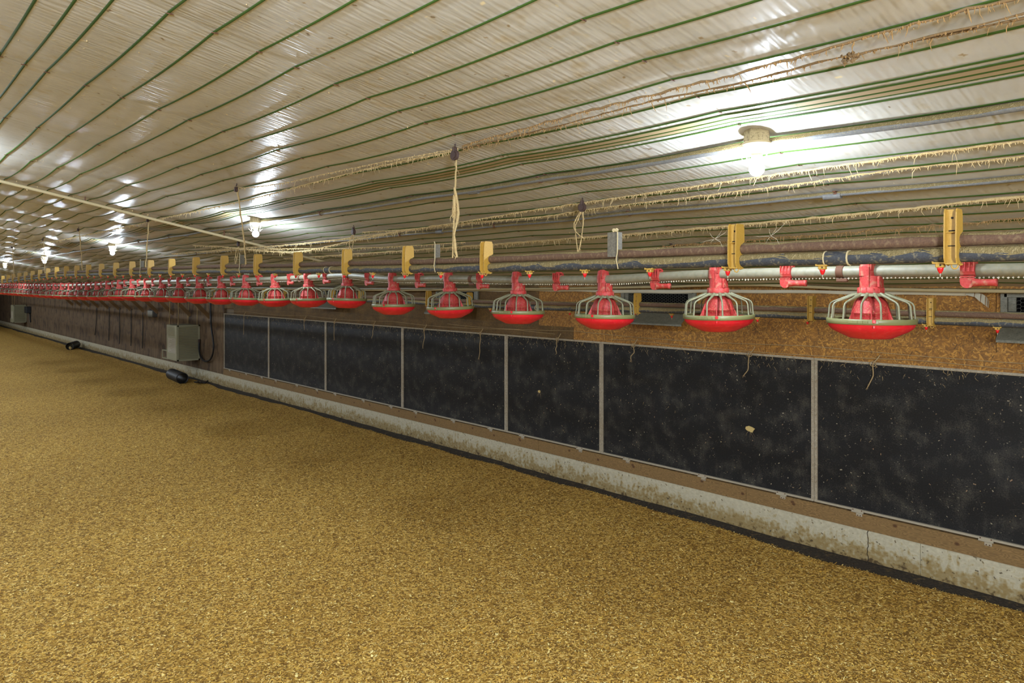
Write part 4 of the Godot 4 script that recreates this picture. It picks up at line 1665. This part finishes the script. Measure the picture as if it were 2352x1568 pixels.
func ropes() -> void:
	var g := "dusty ropes under the ceiling"
	rope("dusty_rope", "brown shaggy rope hugging the ceiling at upper right, higher of the top two", g, [under(2.22, -0.6, 0.035), under(2.225, 0.4, 0.036), under(2.25, 0.9, 0.036), under(2.27, 1.3, 0.04), under(2.285, 1.75, 0.035), under(2.29, 2.2, 0.04), under(2.34, 2.9, 0.036)], 0.0055, 120, true, 0.008)
	rope("dusty_rope", "brown rope with a thick knot near the ceiling at upper right", g, [under(2.36, -0.6, 0.035), under(2.347, 0.47, 0.036), under(2.33, 0.93, 0.036), under(2.345, 1.35, 0.036), under(2.33, 1.7, 0.036), under(2.35, 2.2, 0.04), under(2.37, 2.95, 0.036)], 0.0045, 60, true)
	var kn := begin()
	for i in 24:
		crumb(kn, under(2.338, 0.93, 0.04) + Vector3(rng.randf_range(-0.012, 0.012), rng.randf_range(-0.014, 0.012), rng.randf_range(-0.02, 0.02)), rng.randf_range(0.005, 0.011))
	var last: Node3D = get_child(get_child_count() - 1)
	put("knot", done(kn), M.brown_rope, last)
	rope("dusty_rope", "second strand doubling the knotted brown rope at the upper right corner", g, [under(2.30, -0.6, 0.04), under(2.315, 0.45, 0.04), under(2.335, 0.93, 0.038)], 0.0045, 40, true)
	rope("dusty_rope", "dusty twin rope running left from the nearest pulley along the ceiling", g, [under(2.37, 2.98, 0.04), under(2.346, 3.7, 0.04), under(2.36, 4.7, 0.045), under(2.40, 5.6, 0.042), under(2.39, 6.5, 0.05), under(2.387, 7.7, 0.05), under(2.38, 9.5, 0.06), under(2.36, 12.0, 0.06), under(2.3, 16.0, 0.06)], 0.005, 90)
	rope("dusty_rope", "thin tan rope just above its twin, left of the nearest pulley", g, [under(2.37, 2.98, 0.03), under(2.32, 3.6, 0.035), under(2.30, 4.2, 0.035), under(2.27, 5.0, 0.04), under(2.2, 5.6, 0.03)], 0.0035, 60)
	rope("dusty_rope", "pale shaggy rope passing right below the nearest glowing bulb", g, [under(3.26, -0.6, 0.036), under(3.266, 0.65, 0.038), under(3.274, 1.1, 0.04), under(3.306, 1.52, 0.036), under(3.34, 2.1, 0.036), under(3.40, 2.9, 0.035), under(3.42, 3.4, 0.04), under(3.474, 4.2, 0.05), under(3.485, 4.7, 0.06), under(3.45, 5.7, 0.1), under(3.4, 6.9, 0.13), under(3.4, 8.2, 0.12), under(3.4, 11.0, 0.1)], 0.0055, 150)
	rope("dusty_rope", "pale fringed rope under the one below the nearest bulb, over the thin conduit", g, [under(3.44, -0.6, 0.036), under(3.446, 0.69, 0.036), under(3.435, 1.15, 0.036), under(3.474, 1.6, 0.038), under(3.51, 2.3, 0.036), under(3.535, 3.0, 0.036), under(3.545, 3.5, 0.05), under(3.53, 4.3, 0.05), under(3.53, 5.2, 0.05), under(3.45, 5.75, 0.06)], 0.005, 130)
	rope("dusty_rope", "thick cream rope running straight over the yellow hangers at right", g, [P(4.0, 0.43, -0.6), P(4.0, 0.414, 0.8), P(4.057, 0.4, 1.36), P(4.099, 0.392, 1.88), P(4.13, 0.383, 2.4), P(4.169, 0.378, 3.0), P(4.185, 0.375, 3.7), P(4.217, 0.369, 5.0), P(4.2, 0.36, 6.5), P(4.2, 0.36, 9.0)], 0.0095, 220)
	rope("dusty_rope", "tangled tan rope close above the rusty pipe at far right", g, [P(4.36, 0.345, -0.6), P(4.37, 0.34, 0.87), P(4.425, 0.329, 1.48), P(4.46, 0.322, 1.87), P(4.5, 0.318, 2.3), P(4.55, 0.3, 3.2)], 0.0055, 200, true, 0.014)
	rope("dusty_rope", "fuzzy rope sagging in a loop below the second lamp, left end", g, [under(3.5, 4.9, 0.06), under(3.45, 5.6, 0.11), under(3.4, 6.3, 0.18), under(3.35, 6.9, 0.225), under(3.3, 7.6, 0.2), under(3.2, 8.4, 0.15), under(3.1, 9.2, 0.12)], 0.006, 190)
	rope("dusty_rope", "shaggy rope sagging beside the looped one, level over the feeders", g, [P(3.9, 0.375, 4.8), P(3.6, 0.36, 6.0), P(3.4, 0.385, 7.0), P(3.3, 0.42, 8.3), P(3.25, 0.43, 9.5)], 0.005, 120)
	# pulleys with ropes that carry the lines
	var h := "ropes that hang from pulleys and carry the lines"
	var names := ["tan rope hanging from the nearest rusty pulley down to the near drinker line", "rope hanging left of the second lamp down to the near drinker line", "rope hanging under the pale cross rod to the near drinker line", "rope hanging between the third and fourth lamps to the near drinker line", "rope hanging before the fourth lamp down to the near drinker line", "tiny rope hanging beside the farthest lamp at the left edge"]
	for k in 6:
		var q: Array = [[2.36, 2.98, 2.87], [2.2, 5.53, 5.49], [2.38, 8.45, 8.1], [2.22, 10.97, 10.92], [2.25, 13.6, 13.5], [2.25, 16.7, 16.5]][k]
		var top := under(q[0], q[1], 0.07 if k == 0 else 0.05)
		var low := water_at(0, q[2]) + Vector3(-0.02, 0.14, 0)
		var kink := top.lerp(low, 0.55) + Vector3(0.0, 0.0, 0.012 * sin(k * 2.0))
		var t := rope("hanging_rope", names[k], h, [top, top.lerp(low, 0.2), kink, low], 0.0075 if k else 0.006, 60, false, 0.006)
		pulley(t, top + Vector3(-0.012, 0.0, 0.0), 0.028 if k == 0 else 0.016)
		if k == 0:
			rope("", "", "", [kink + Vector3(0, 0.12, 0), kink + Vector3(0.0, -0.02, 0.03), low + Vector3(0, 0.12, 0.012), low + Vector3(0.01, 0.0, 0.02)], 0.008, 110, false, 0.006, t)
			rope("", "", "", [kink + Vector3(0, 0.08, 0.0), kink + Vector3(-0.006, 0.03, 0.008), kink + Vector3(0, -0.04, 0.0)], 0.013, 200, false, 0.004, t)
	names = ["loose looped rope under the rusty pulley right of centre, tied to the feed tube", "knotted rope over the feeder pan where the tube bends", "short rope over the feed tube below the second lamp"]
	for k in 3:
		var s: float = [2.98, 5.78, 8.45][k]
		var top := under(3.38, s, 0.075)
		var low := feed_at(s) + Vector3(-0.02, 0.09, 0)
		var t := rope("hanging_rope", names[k], h, [top, top.lerp(low, 0.4) + Vector3(0, 0, 0.02), low], 0.0045, 50, false, 0.005)
		pulley(t, top + Vector3(-0.01, 0.0, 0.0))
		rope("", "", "", [top, top.lerp(low, 0.3) + Vector3(0, 0, -0.045), top.lerp(low, 0.5) + Vector3(0, 0, -0.03), low + Vector3(0, 0, 0.03)], 0.0045, 50, false, 0.005, t)
		rope("", "", "", [top, top.lerp(low, 0.25) + Vector3(0, 0, -0.06), top.lerp(low, 0.42) + Vector3(0, 0, -0.035), top.lerp(low, 0.55) + Vector3(0, 0, 0.05)], 0.004, 40, false, 0.005, t)


# ------------------------------------------------------------------ things on the wall
func heater(at: Vector3, label: String) -> void:
	var t := thing("hanging_heater", label, "heater", at, "louvred heaters hung along the side wall")
	# origin: bottom corner at the wall, near end. It reaches 0.54 into the room, 0.75 along the house
	var st := begin(false)
	box(st, Vector3(-0.27, 0.44, -0.375), Vector3(0.54, 0.88, 0.75), 0.012)
	put("cabinet", done(st), M.beige_dark, t)
	st = begin(false)
	for e in [[-0.27, 0.86], [-0.27, 0.02]]:
		box(st, Vector3(e[0], e[1], 0.004), Vector3(0.54, 0.04, 0.016), 0.003)
	for e in [-0.52, -0.02]:
		box(st, Vector3(e, 0.44, 0.004), Vector3(0.04, 0.88, 0.016), 0.003)
	put("frame", done(st), M.beige, t)
	for k in 20:
		st = begin(false)
		box(st, Vector3(-0.27, 0.06 + k * 0.04, 0.004), Vector3(0.46, 0.030, 0.006), 0.001, Basis(Vector3.RIGHT, 0.45))
		put("louvre", done(st), M.beige, t)
	st = begin(false)
	box(st, Vector3(-0.545, 0.44, -0.375), Vector3(0.012, 0.86, 0.74), 0.003)
	put("front_panel", done(st), M.beige, t)
	for k in 8:
		st = begin(false)
		box(st, Vector3(-0.553, 0.62 + k * 0.028, -0.4), Vector3(0.006, 0.016, 0.5), 0.001, Basis(Vector3.BACK, 0.3))
		put("louvre", done(st), M.beige, t)
	st = begin(false)
	box(st, Vector3(-0.5525, 0.37, -0.36), Vector3(0.002, 0.36, 0.56), 0.0)
	var sheet := put("notice", done(st), M.paper, t)
	st = begin(false)
	for k in 9:
		var w := 0.2 + 0.24 * absf(sin(k * 2.2))
		box(st, Vector3(-0.554, 0.52 - k * 0.038, -0.36 + (0.48 - w) / 2), Vector3(0.001, 0.007, w), 0.0)
	put("notice_lines", done(st), M.beige_dark, sheet)
	# burner guard under the far end
	st = begin(false)
	for q in [[-0.5, -0.8], [-0.5, -1.25], [-0.25, -0.8], [-0.25, -1.25]]:
		box(st, Vector3(q[0], 0.1, q[1]), Vector3(0.02, 0.22, 0.02), 0.002)
	for y in [0.0, 0.2]:
		box(st, Vector3(-0.5, y, -1.025), Vector3(0.02, 0.02, 0.47), 0.002)
		box(st, Vector3(-0.25, y, -1.025), Vector3(0.02, 0.02, 0.47), 0.002)
		for z in [-0.8, -1.25]:
			box(st, Vector3(-0.375, y, z), Vector3(0.25, 0.02, 0.02), 0.002)
	put("burner_guard", done(st), M.beige, t)
	for q in [[-0.5, -0.05], [-0.5, -0.7], [-0.05, -0.05], [-0.05, -0.7]]:
		st = begin()
		tube(st, [Vector3(q[0], 0.87, q[1]), Vector3(q[0] + 0.01, 1.25, q[1]), Vector3(q[0], 1.74 - 0.1935 * q[0], q[1])], 0.009, 5)
		put("cord", done(st), M.rope, t)


func vent(s0: float, s1: float, label: String) -> void:
	# a wall inlet: galvanised frame, wire mesh over a dark throat, and a metal flap that hangs open below
	var t := thing("wall_vent", label, "vent", P(WALL, 0, (s0 + s1) / 2), "metal wall vents above the black panels")
	var l := (s1 - s0) / 2
	var st := begin(false)
	for y in [-0.075, -0.212]:
		box(st, Vector3(-0.012, y, 0), Vector3(0.03, 0.03, 2 * l), 0.003)
	for z in [-l, l]:
		box(st, Vector3(-0.012, -0.143, z), Vector3(0.03, 0.165, 0.045), 0.003)
	put("frame", done(st), M.galvanised, t)
	st = begin(false)
	for z in [-l + 0.05, l - 0.05]:
		box(st, Vector3(-0.004, -0.14, z), Vector3(0.02, 0.11, 0.05), 0.002)
		for k in 5:
			box(st, Vector3(-0.015, -0.1 - k * 0.02, z), Vector3(0.006, 0.006, 0.05), 0.001)
	put("side_rack", done(st), M.galvanised, t)
	st = begin(false)
	for y in [-0.083, -0.207]:                            # an open duct through the wall to the night outside
		box(st, Vector3(0.1, y, 0), Vector3(0.22, 0.004, 2 * l - 0.04), 0.0)
	for z2 in [-l + 0.02, l - 0.02]:
		box(st, Vector3(0.1, -0.145, z2), Vector3(0.22, 0.124, 0.004), 0.0)
	put("duct", done(st), M.galvanised, t)
	st = begin()
	var r := 0.016
	var z := -l + 0.09
	var row := 0
	while z < l - 0.09:
		for k in 5:
			var c := Vector3(-0.01, -0.1 - k * r * 1.732 - (row % 2) * r * 0.866, z)
			if c.y > -0.2:
				for e in 3:
					var a := c + Vector3(0, sin(e * PI / 3) * r, cos(e * PI / 3) * r)
					var b := c + Vector3(0, sin((e + 1) * PI / 3) * r, cos((e + 1) * PI / 3) * r)
					tube(st, [a, b], 0.0009, 3, false)
		z += r * 1.5
		row += 1
	put("wire_mesh", done(st), M.mesh_wire, t).set_meta("kind", "stuff")
	st = begin(false)
	var a := Vector3(-0.03, -0.222, 0)
	var b := Vector3(-0.25, -0.395, 0)
	var along := Vector3(0, 0, l)
	var up := Vector3(-0.003, 0.004, 0)
	quad(st, a - along, b - along, b + along, a + along)
	quad(st, a - along + up, a + along + up, b + along + up, b - along + up)
	quad(st, a - along, a - along + up, b - along + up, b - along)
	quad(st, a + along, b + along, b + along + up, a + along + up)
	box(st, b + Vector3(0.004, -0.008, 0), Vector3(0.006, 0.022, 2 * l), 0.001)
	put("flap", done(st), M.galvanised, t)


func wall_things() -> void:
	vent(VENTS[0][0], VENTS[0][1], "metal wall vent with wire mesh at the right edge of the photo")
	vent(VENTS[1][0], VENTS[1][1], "dark metal wall vent behind the second feeder pan from the right")
	vent(VENTS[2][0], VENTS[2][1], "metal wall vent with hanging grey flap behind the fifth and sixth feeder pans")
	vent(VENTS[3][0], VENTS[3][1], "metal wall vent behind the far drinker line, farthest of the vents")
	heater(P(WALL - 0.01, -1.86, 18.24), "beige louvred heater hanging on cords by the end of the black panels")
	heater(P(WALL - 0.01, -1.86, 42.5), "distant grey heater hanging on the wall at the far left")
	# hose
	var t := thing("hose", "black hose looping down the brown wall beside the nearer heater", "hose")
	var st := begin()
	tube(st, smooth_path([P(6.27, -0.15, 17.42), P(6.26, -0.9, 17.35), P(6.26, -1.45, 17.18), P(6.25, -1.75, 17.33), P(6.25, -1.845, 17.7), P(6.25, -1.76, 18.0), P(6.27, -1.58, 18.18), P(6.28, -1.4, 18.2)], 0.06), 0.022, 8)
	put("rubber_tube", done(st), M.black_plastic, t)
	st = begin()
	tube(st, [P(6.28, -1.42, 18.2), P(6.28, -1.34, 18.2)], 0.027, 8)
	put("end_fitting", done(st), M.iron, t)
	# cables on the far wall
	var where := [[22.95, -0.71, -1.88], [24.15, -0.75, -1.88], [25.45, -0.76, -1.90], [26.75, -0.75, -1.87], [28.4, -0.75, -1.78]]
	for i in 5:
		t = thing("drop_cable", "dark drop cable on the brown wall, %s" % ["nearest to the heater", "second from the heater", "middle one of the five", "second from the left", "slanting leftmost one"][i], "cable", Vector3.ZERO, "dark cables down the far wall")
		st = begin()
		var lean := 0.25 if i == 4 else 0.02
		tube(st, [P(6.29, where[i][1], where[i][0]), P(6.295, (where[i][1] + where[i][2]) / 2, where[i][0] + lean * 0.3), P(6.285, where[i][2], where[i][0] + lean)], 0.012, 6)
		put("lead", done(st), M.black_plastic, t)
		st = begin(false)
		box(st, P(6.3, where[i][1], where[i][0]), Vector3(0.03, 0.03, 0.05), 0.004)
		put("staple", done(st), M.iron, t)
	# boxes
	t = thing("switch_box", "small grey square box on the brown wall under the knee braces", "box", P(WALL, -0.81, 21.9))
	st = begin(false)
	box(st, Vector3(-0.06, 0, 0), Vector3(0.12, 0.2, 0.5), 0.01)
	put("case", done(st), M.grey_box, t)
	st = begin(false)
	box(st, Vector3(-0.125, 0, 0), Vector3(0.01, 0.17, 0.44), 0.004)
	put("lid", done(st), M.galvanised, t)
	t = thing("fan_box", "small black box on the wall just right of the distant heater", "box", P(WALL, -1.2, 41.6))
	st = begin(false)
	box(st, Vector3(-0.1, 0, 0), Vector3(0.2, 0.32, 0.6), 0.02)
	put("case", done(st), M.black_plastic, t)
	st = begin()
	tube(st, [Vector3(-0.03, -0.15, 0.1), Vector3(-0.03, -0.6, 0.3)], 0.03, 6)
	put("lead", done(st), M.black_plastic, t)
	# black drain pipes lying by the footing
	for i in 2:
		t = thing("drain_pipe", ["short black plastic pipe lying by the footing near the heater", "farther black plastic pipe lying by the footing, pale litter in its mouth"][i], "pipe", Vector3.ZERO, "black pipes on the litter")
		var a: Vector3 = [Vector3(5.75, 0.175, -17.78), Vector3(5.75, 0.175, -29.9)][i]
		var b: Vector3 = [Vector3(5.84, 0.175, -18.86), Vector3(6.13, 0.175, -30.75)][i]
		var e := (b - a).normalized()
		st = begin()
		var path := []
		var rad := []
		var n := 14
		for k in n:
			path.append(a + e * lerpf(0.05, a.distance_to(b) - 0.05, k / (n - 1.0)))
			rad.append(0.134 if k % 2 else 0.138)
		path.append_array([b, b, b - e * 0.1, a + e * 0.1, a, a, path[0]])
		rad.append_array([0.136, 0.122, 0.12, 0.12, 0.122, 0.136, rad[0]])
		bore(st, path, rad, e, 20)
		put("pipe_wall", done(st), M.black_plastic, t)
		if i == 1:
			st = begin(false)
			for k in 12:
				crumb(st, a + e * 0.05 + Vector3(0, -0.09 + rng.randf() * 0.06, rng.randf_range(-0.07, 0.07)), 0.045)
			put("litter_heap", done(st), M.scrap, t)
		else:
			st = begin()
			tube(st, [P(6.02, -2.335, 17.75), P(6.15, -2.335, 17.4), P(6.27, -2.315, 17.6)], 0.02, 6)
			put("stub", done(st), M.black_plastic, t)


# ------------------------------------------------------------------ small things
func small_things() -> void:
	# cords along the header board
	var st := begin()
	for i in 3:
		var t := thing("twine_run", ["upper thin cord along the header board over the black panels", "lower thin cord along the header board, just above the panel strips", "sagging thin cord over the left half of the panel row"][i], "cord", Vector3.ZERO, "thin cords along the header board")
		var pts := []
		var s: float = [0.2, 0.2, 6.0][i]
		var e: float = [8.2, 5.2, 16.4][i]
		while s < e:
			pts.append(P(WALL - 0.03, [-0.545, -0.585, -0.575][i] - 0.03 * absf(sin(s * 1.1 + i)) - (0.02 if i == 1 else 0.0), s))
			s += 0.15
		st = begin()
		tube(st, pts, 0.0028, 4)
		put("strand", done(st), M.twine, t)
	# frayed twine ends over the panels
	var at := [2065, 1724, 1463, 1268, 1112, 983, 870, 778, 705, 570]
	var where := [2.28, 3.40, 4.78, 5.93, 7.38, 8.68, 10.1, 11.4, 12.55, 15.4]
	var long := [0.2, 0.2, 0.16, 0.16, 0.33, 0.27, 0.2, 0.3, 0.16, 0.4]
	for i in 10:
		var t := thing("twine_end", "frayed twine end dangling over the top of the black panels, %s" % (["first", "second", "third", "fourth", "fifth", "sixth", "seventh", "eighth", "ninth", "tenth"][i] + " from the right"), "twine", Vector3.ZERO, "frayed twine ends over the panels")
		var s: float = where[i]
		var top := P(WALL - 0.035, -0.585, s - 0.03)
		var pts := [top, P(WALL - 0.04, -0.62, s - 0.01), P(WALL - 0.045, -0.66, s + 0.02)]
		var n := 4
		for k in n:
			pts.append(P(WALL - 0.035, -0.66 - long[i] * (k + 1) / n, s + 0.025 + rng.randf_range(-0.02, 0.03) + 0.012 * k))
		st = begin()
		tube(st, smooth_path(pts, 0.03), 0.0052, 5)
		for k in 4:
			fibre(st, pts[-1], pts[-1] + Vector3(-0.005, -0.02 - rng.randf() * 0.015, rng.randf_range(-0.02, 0.02)), 0.002)
		put("strand", done(st), M.twine, t)
		st = begin()
		var ring := []
		for k in 9:
			var w := TAU * k / 8
			ring.append(P(WALL - 0.045, -0.66 + 0.022 * sin(w), s + 0.02 + 0.026 * cos(w)))
		tube(st, ring, 0.0035, 5)
		put("knot", done(st), M.twine, t)
	# scraps stuck to the panels
	for q in [[3.44, -1.385, "cream paper scrap stuck low on the large black panel", 0.035], [6.3, -1.335, "tiny pale smear of fluff low on the short black panel", 0.02]]:
		var t := thing("scrap", q[2], "scrap", P(WALL - 0.004, q[1], q[0]))
		st = begin(false)
		var poly := PackedVector2Array()
		for k in 9:
			var w := TAU * k / 9
			poly.append(Vector2(cos(w) * 1.3, sin(w) * 0.8) * q[3] * rng.randf_range(0.6, 1.25))
		prism(st, poly, -0.006, 0.004, Basis(Vector3.UP, PI / 2))
		put("flake", done(st), M.scrap, t)
		st = begin()
		for k in 4:
			fibre(st, Vector3(-0.004, -0.01, 0), Vector3(-0.006, -0.05 - 0.05 * rng.randf(), rng.randf_range(-0.04, 0.06)), 0.0012)
		put("fibres", done(st), M.twine, t).set_meta("kind", "stuff")
	# dark scrap on the litter
	var t := thing("plastic_scrap", "small dark scrap lying on the litter beside the nearer black pipe", "scrap", Vector3(6.0, 0.09, -17.45))
	st = begin(false)
	box(st, Vector3.ZERO, Vector3(0.06, 0.03, 0.24), 0.01, Basis(Vector3.UP, 0.3))
	box(st, Vector3(-0.03, 0.02, 0.05), Vector3(0.05, 0.03, 0.1), 0.01, Basis(Vector3.UP, -0.5))
	put("piece", done(st), M.black_plastic, t)
	# cobwebs
	for i in 2:
		t = thing("cobweb", ["wispy white cobweb over the rusty pipe right of the second yellow hanger", "wispy white cobweb on the left side of the second yellow hanger"][i], "cobweb", [P(2.25, 0.165, 1.15), P(2.25, 0.165, 1.36)][i])
		st = begin()
		for k in 5:
			var w := rng.randf() * TAU
			var to := Vector3(0, sin(w) * 0.03, cos(w) * 0.045)
			fibre(st, to * 0.1, to * rng.randf_range(0.4, 1.5), 0.00045)
		fibre(st, Vector3.ZERO, Vector3(0, -0.03, 0.03), 0.0006)
		fibre(st, Vector3.ZERO, Vector3(0, 0.05, 0.06), 0.0006)
		put("threads", done(st), M.web, t).set_meta("kind", "stuff")
	# rusty chain hooks over the near drinker line
	for i in 2:
		t = thing("rusty_hook", ["rusty twisted hook hanging behind the drinker line right of the grey bracket", "small rusty hook on a link left of the nearest hanging rope"][i], "hook", [P(4.6, 0.29, 3.15), P(4.6, 0.27, 6.7)][i])
		st = begin()
		tube(st, smooth_path([Vector3(0, 0.06, -0.1), Vector3(0, 0.075, -0.06), Vector3(0, 0.05, -0.03), Vector3(0, 0.0, 0.02), Vector3(0, -0.02, 0.1), Vector3(0, -0.035, 0.08)], 0.02), 0.008, 6)
		put("hook_rod", done(st), M.iron, t)
		st = begin()
		for k in 6:
			var c := Vector3(0, -0.02 + 0.008 * sin(k * 2.0), -0.05 - k * 0.028)
			var ring := []
			for e in 7:
				ring.append(c + Vector3(0.006 * (k % 2), sin(TAU * e / 6) * 0.011, cos(TAU * e / 6) * 0.018))
			tube(st, ring, 0.0035, 4, false)
		put("chain", done(st), M.iron, t)
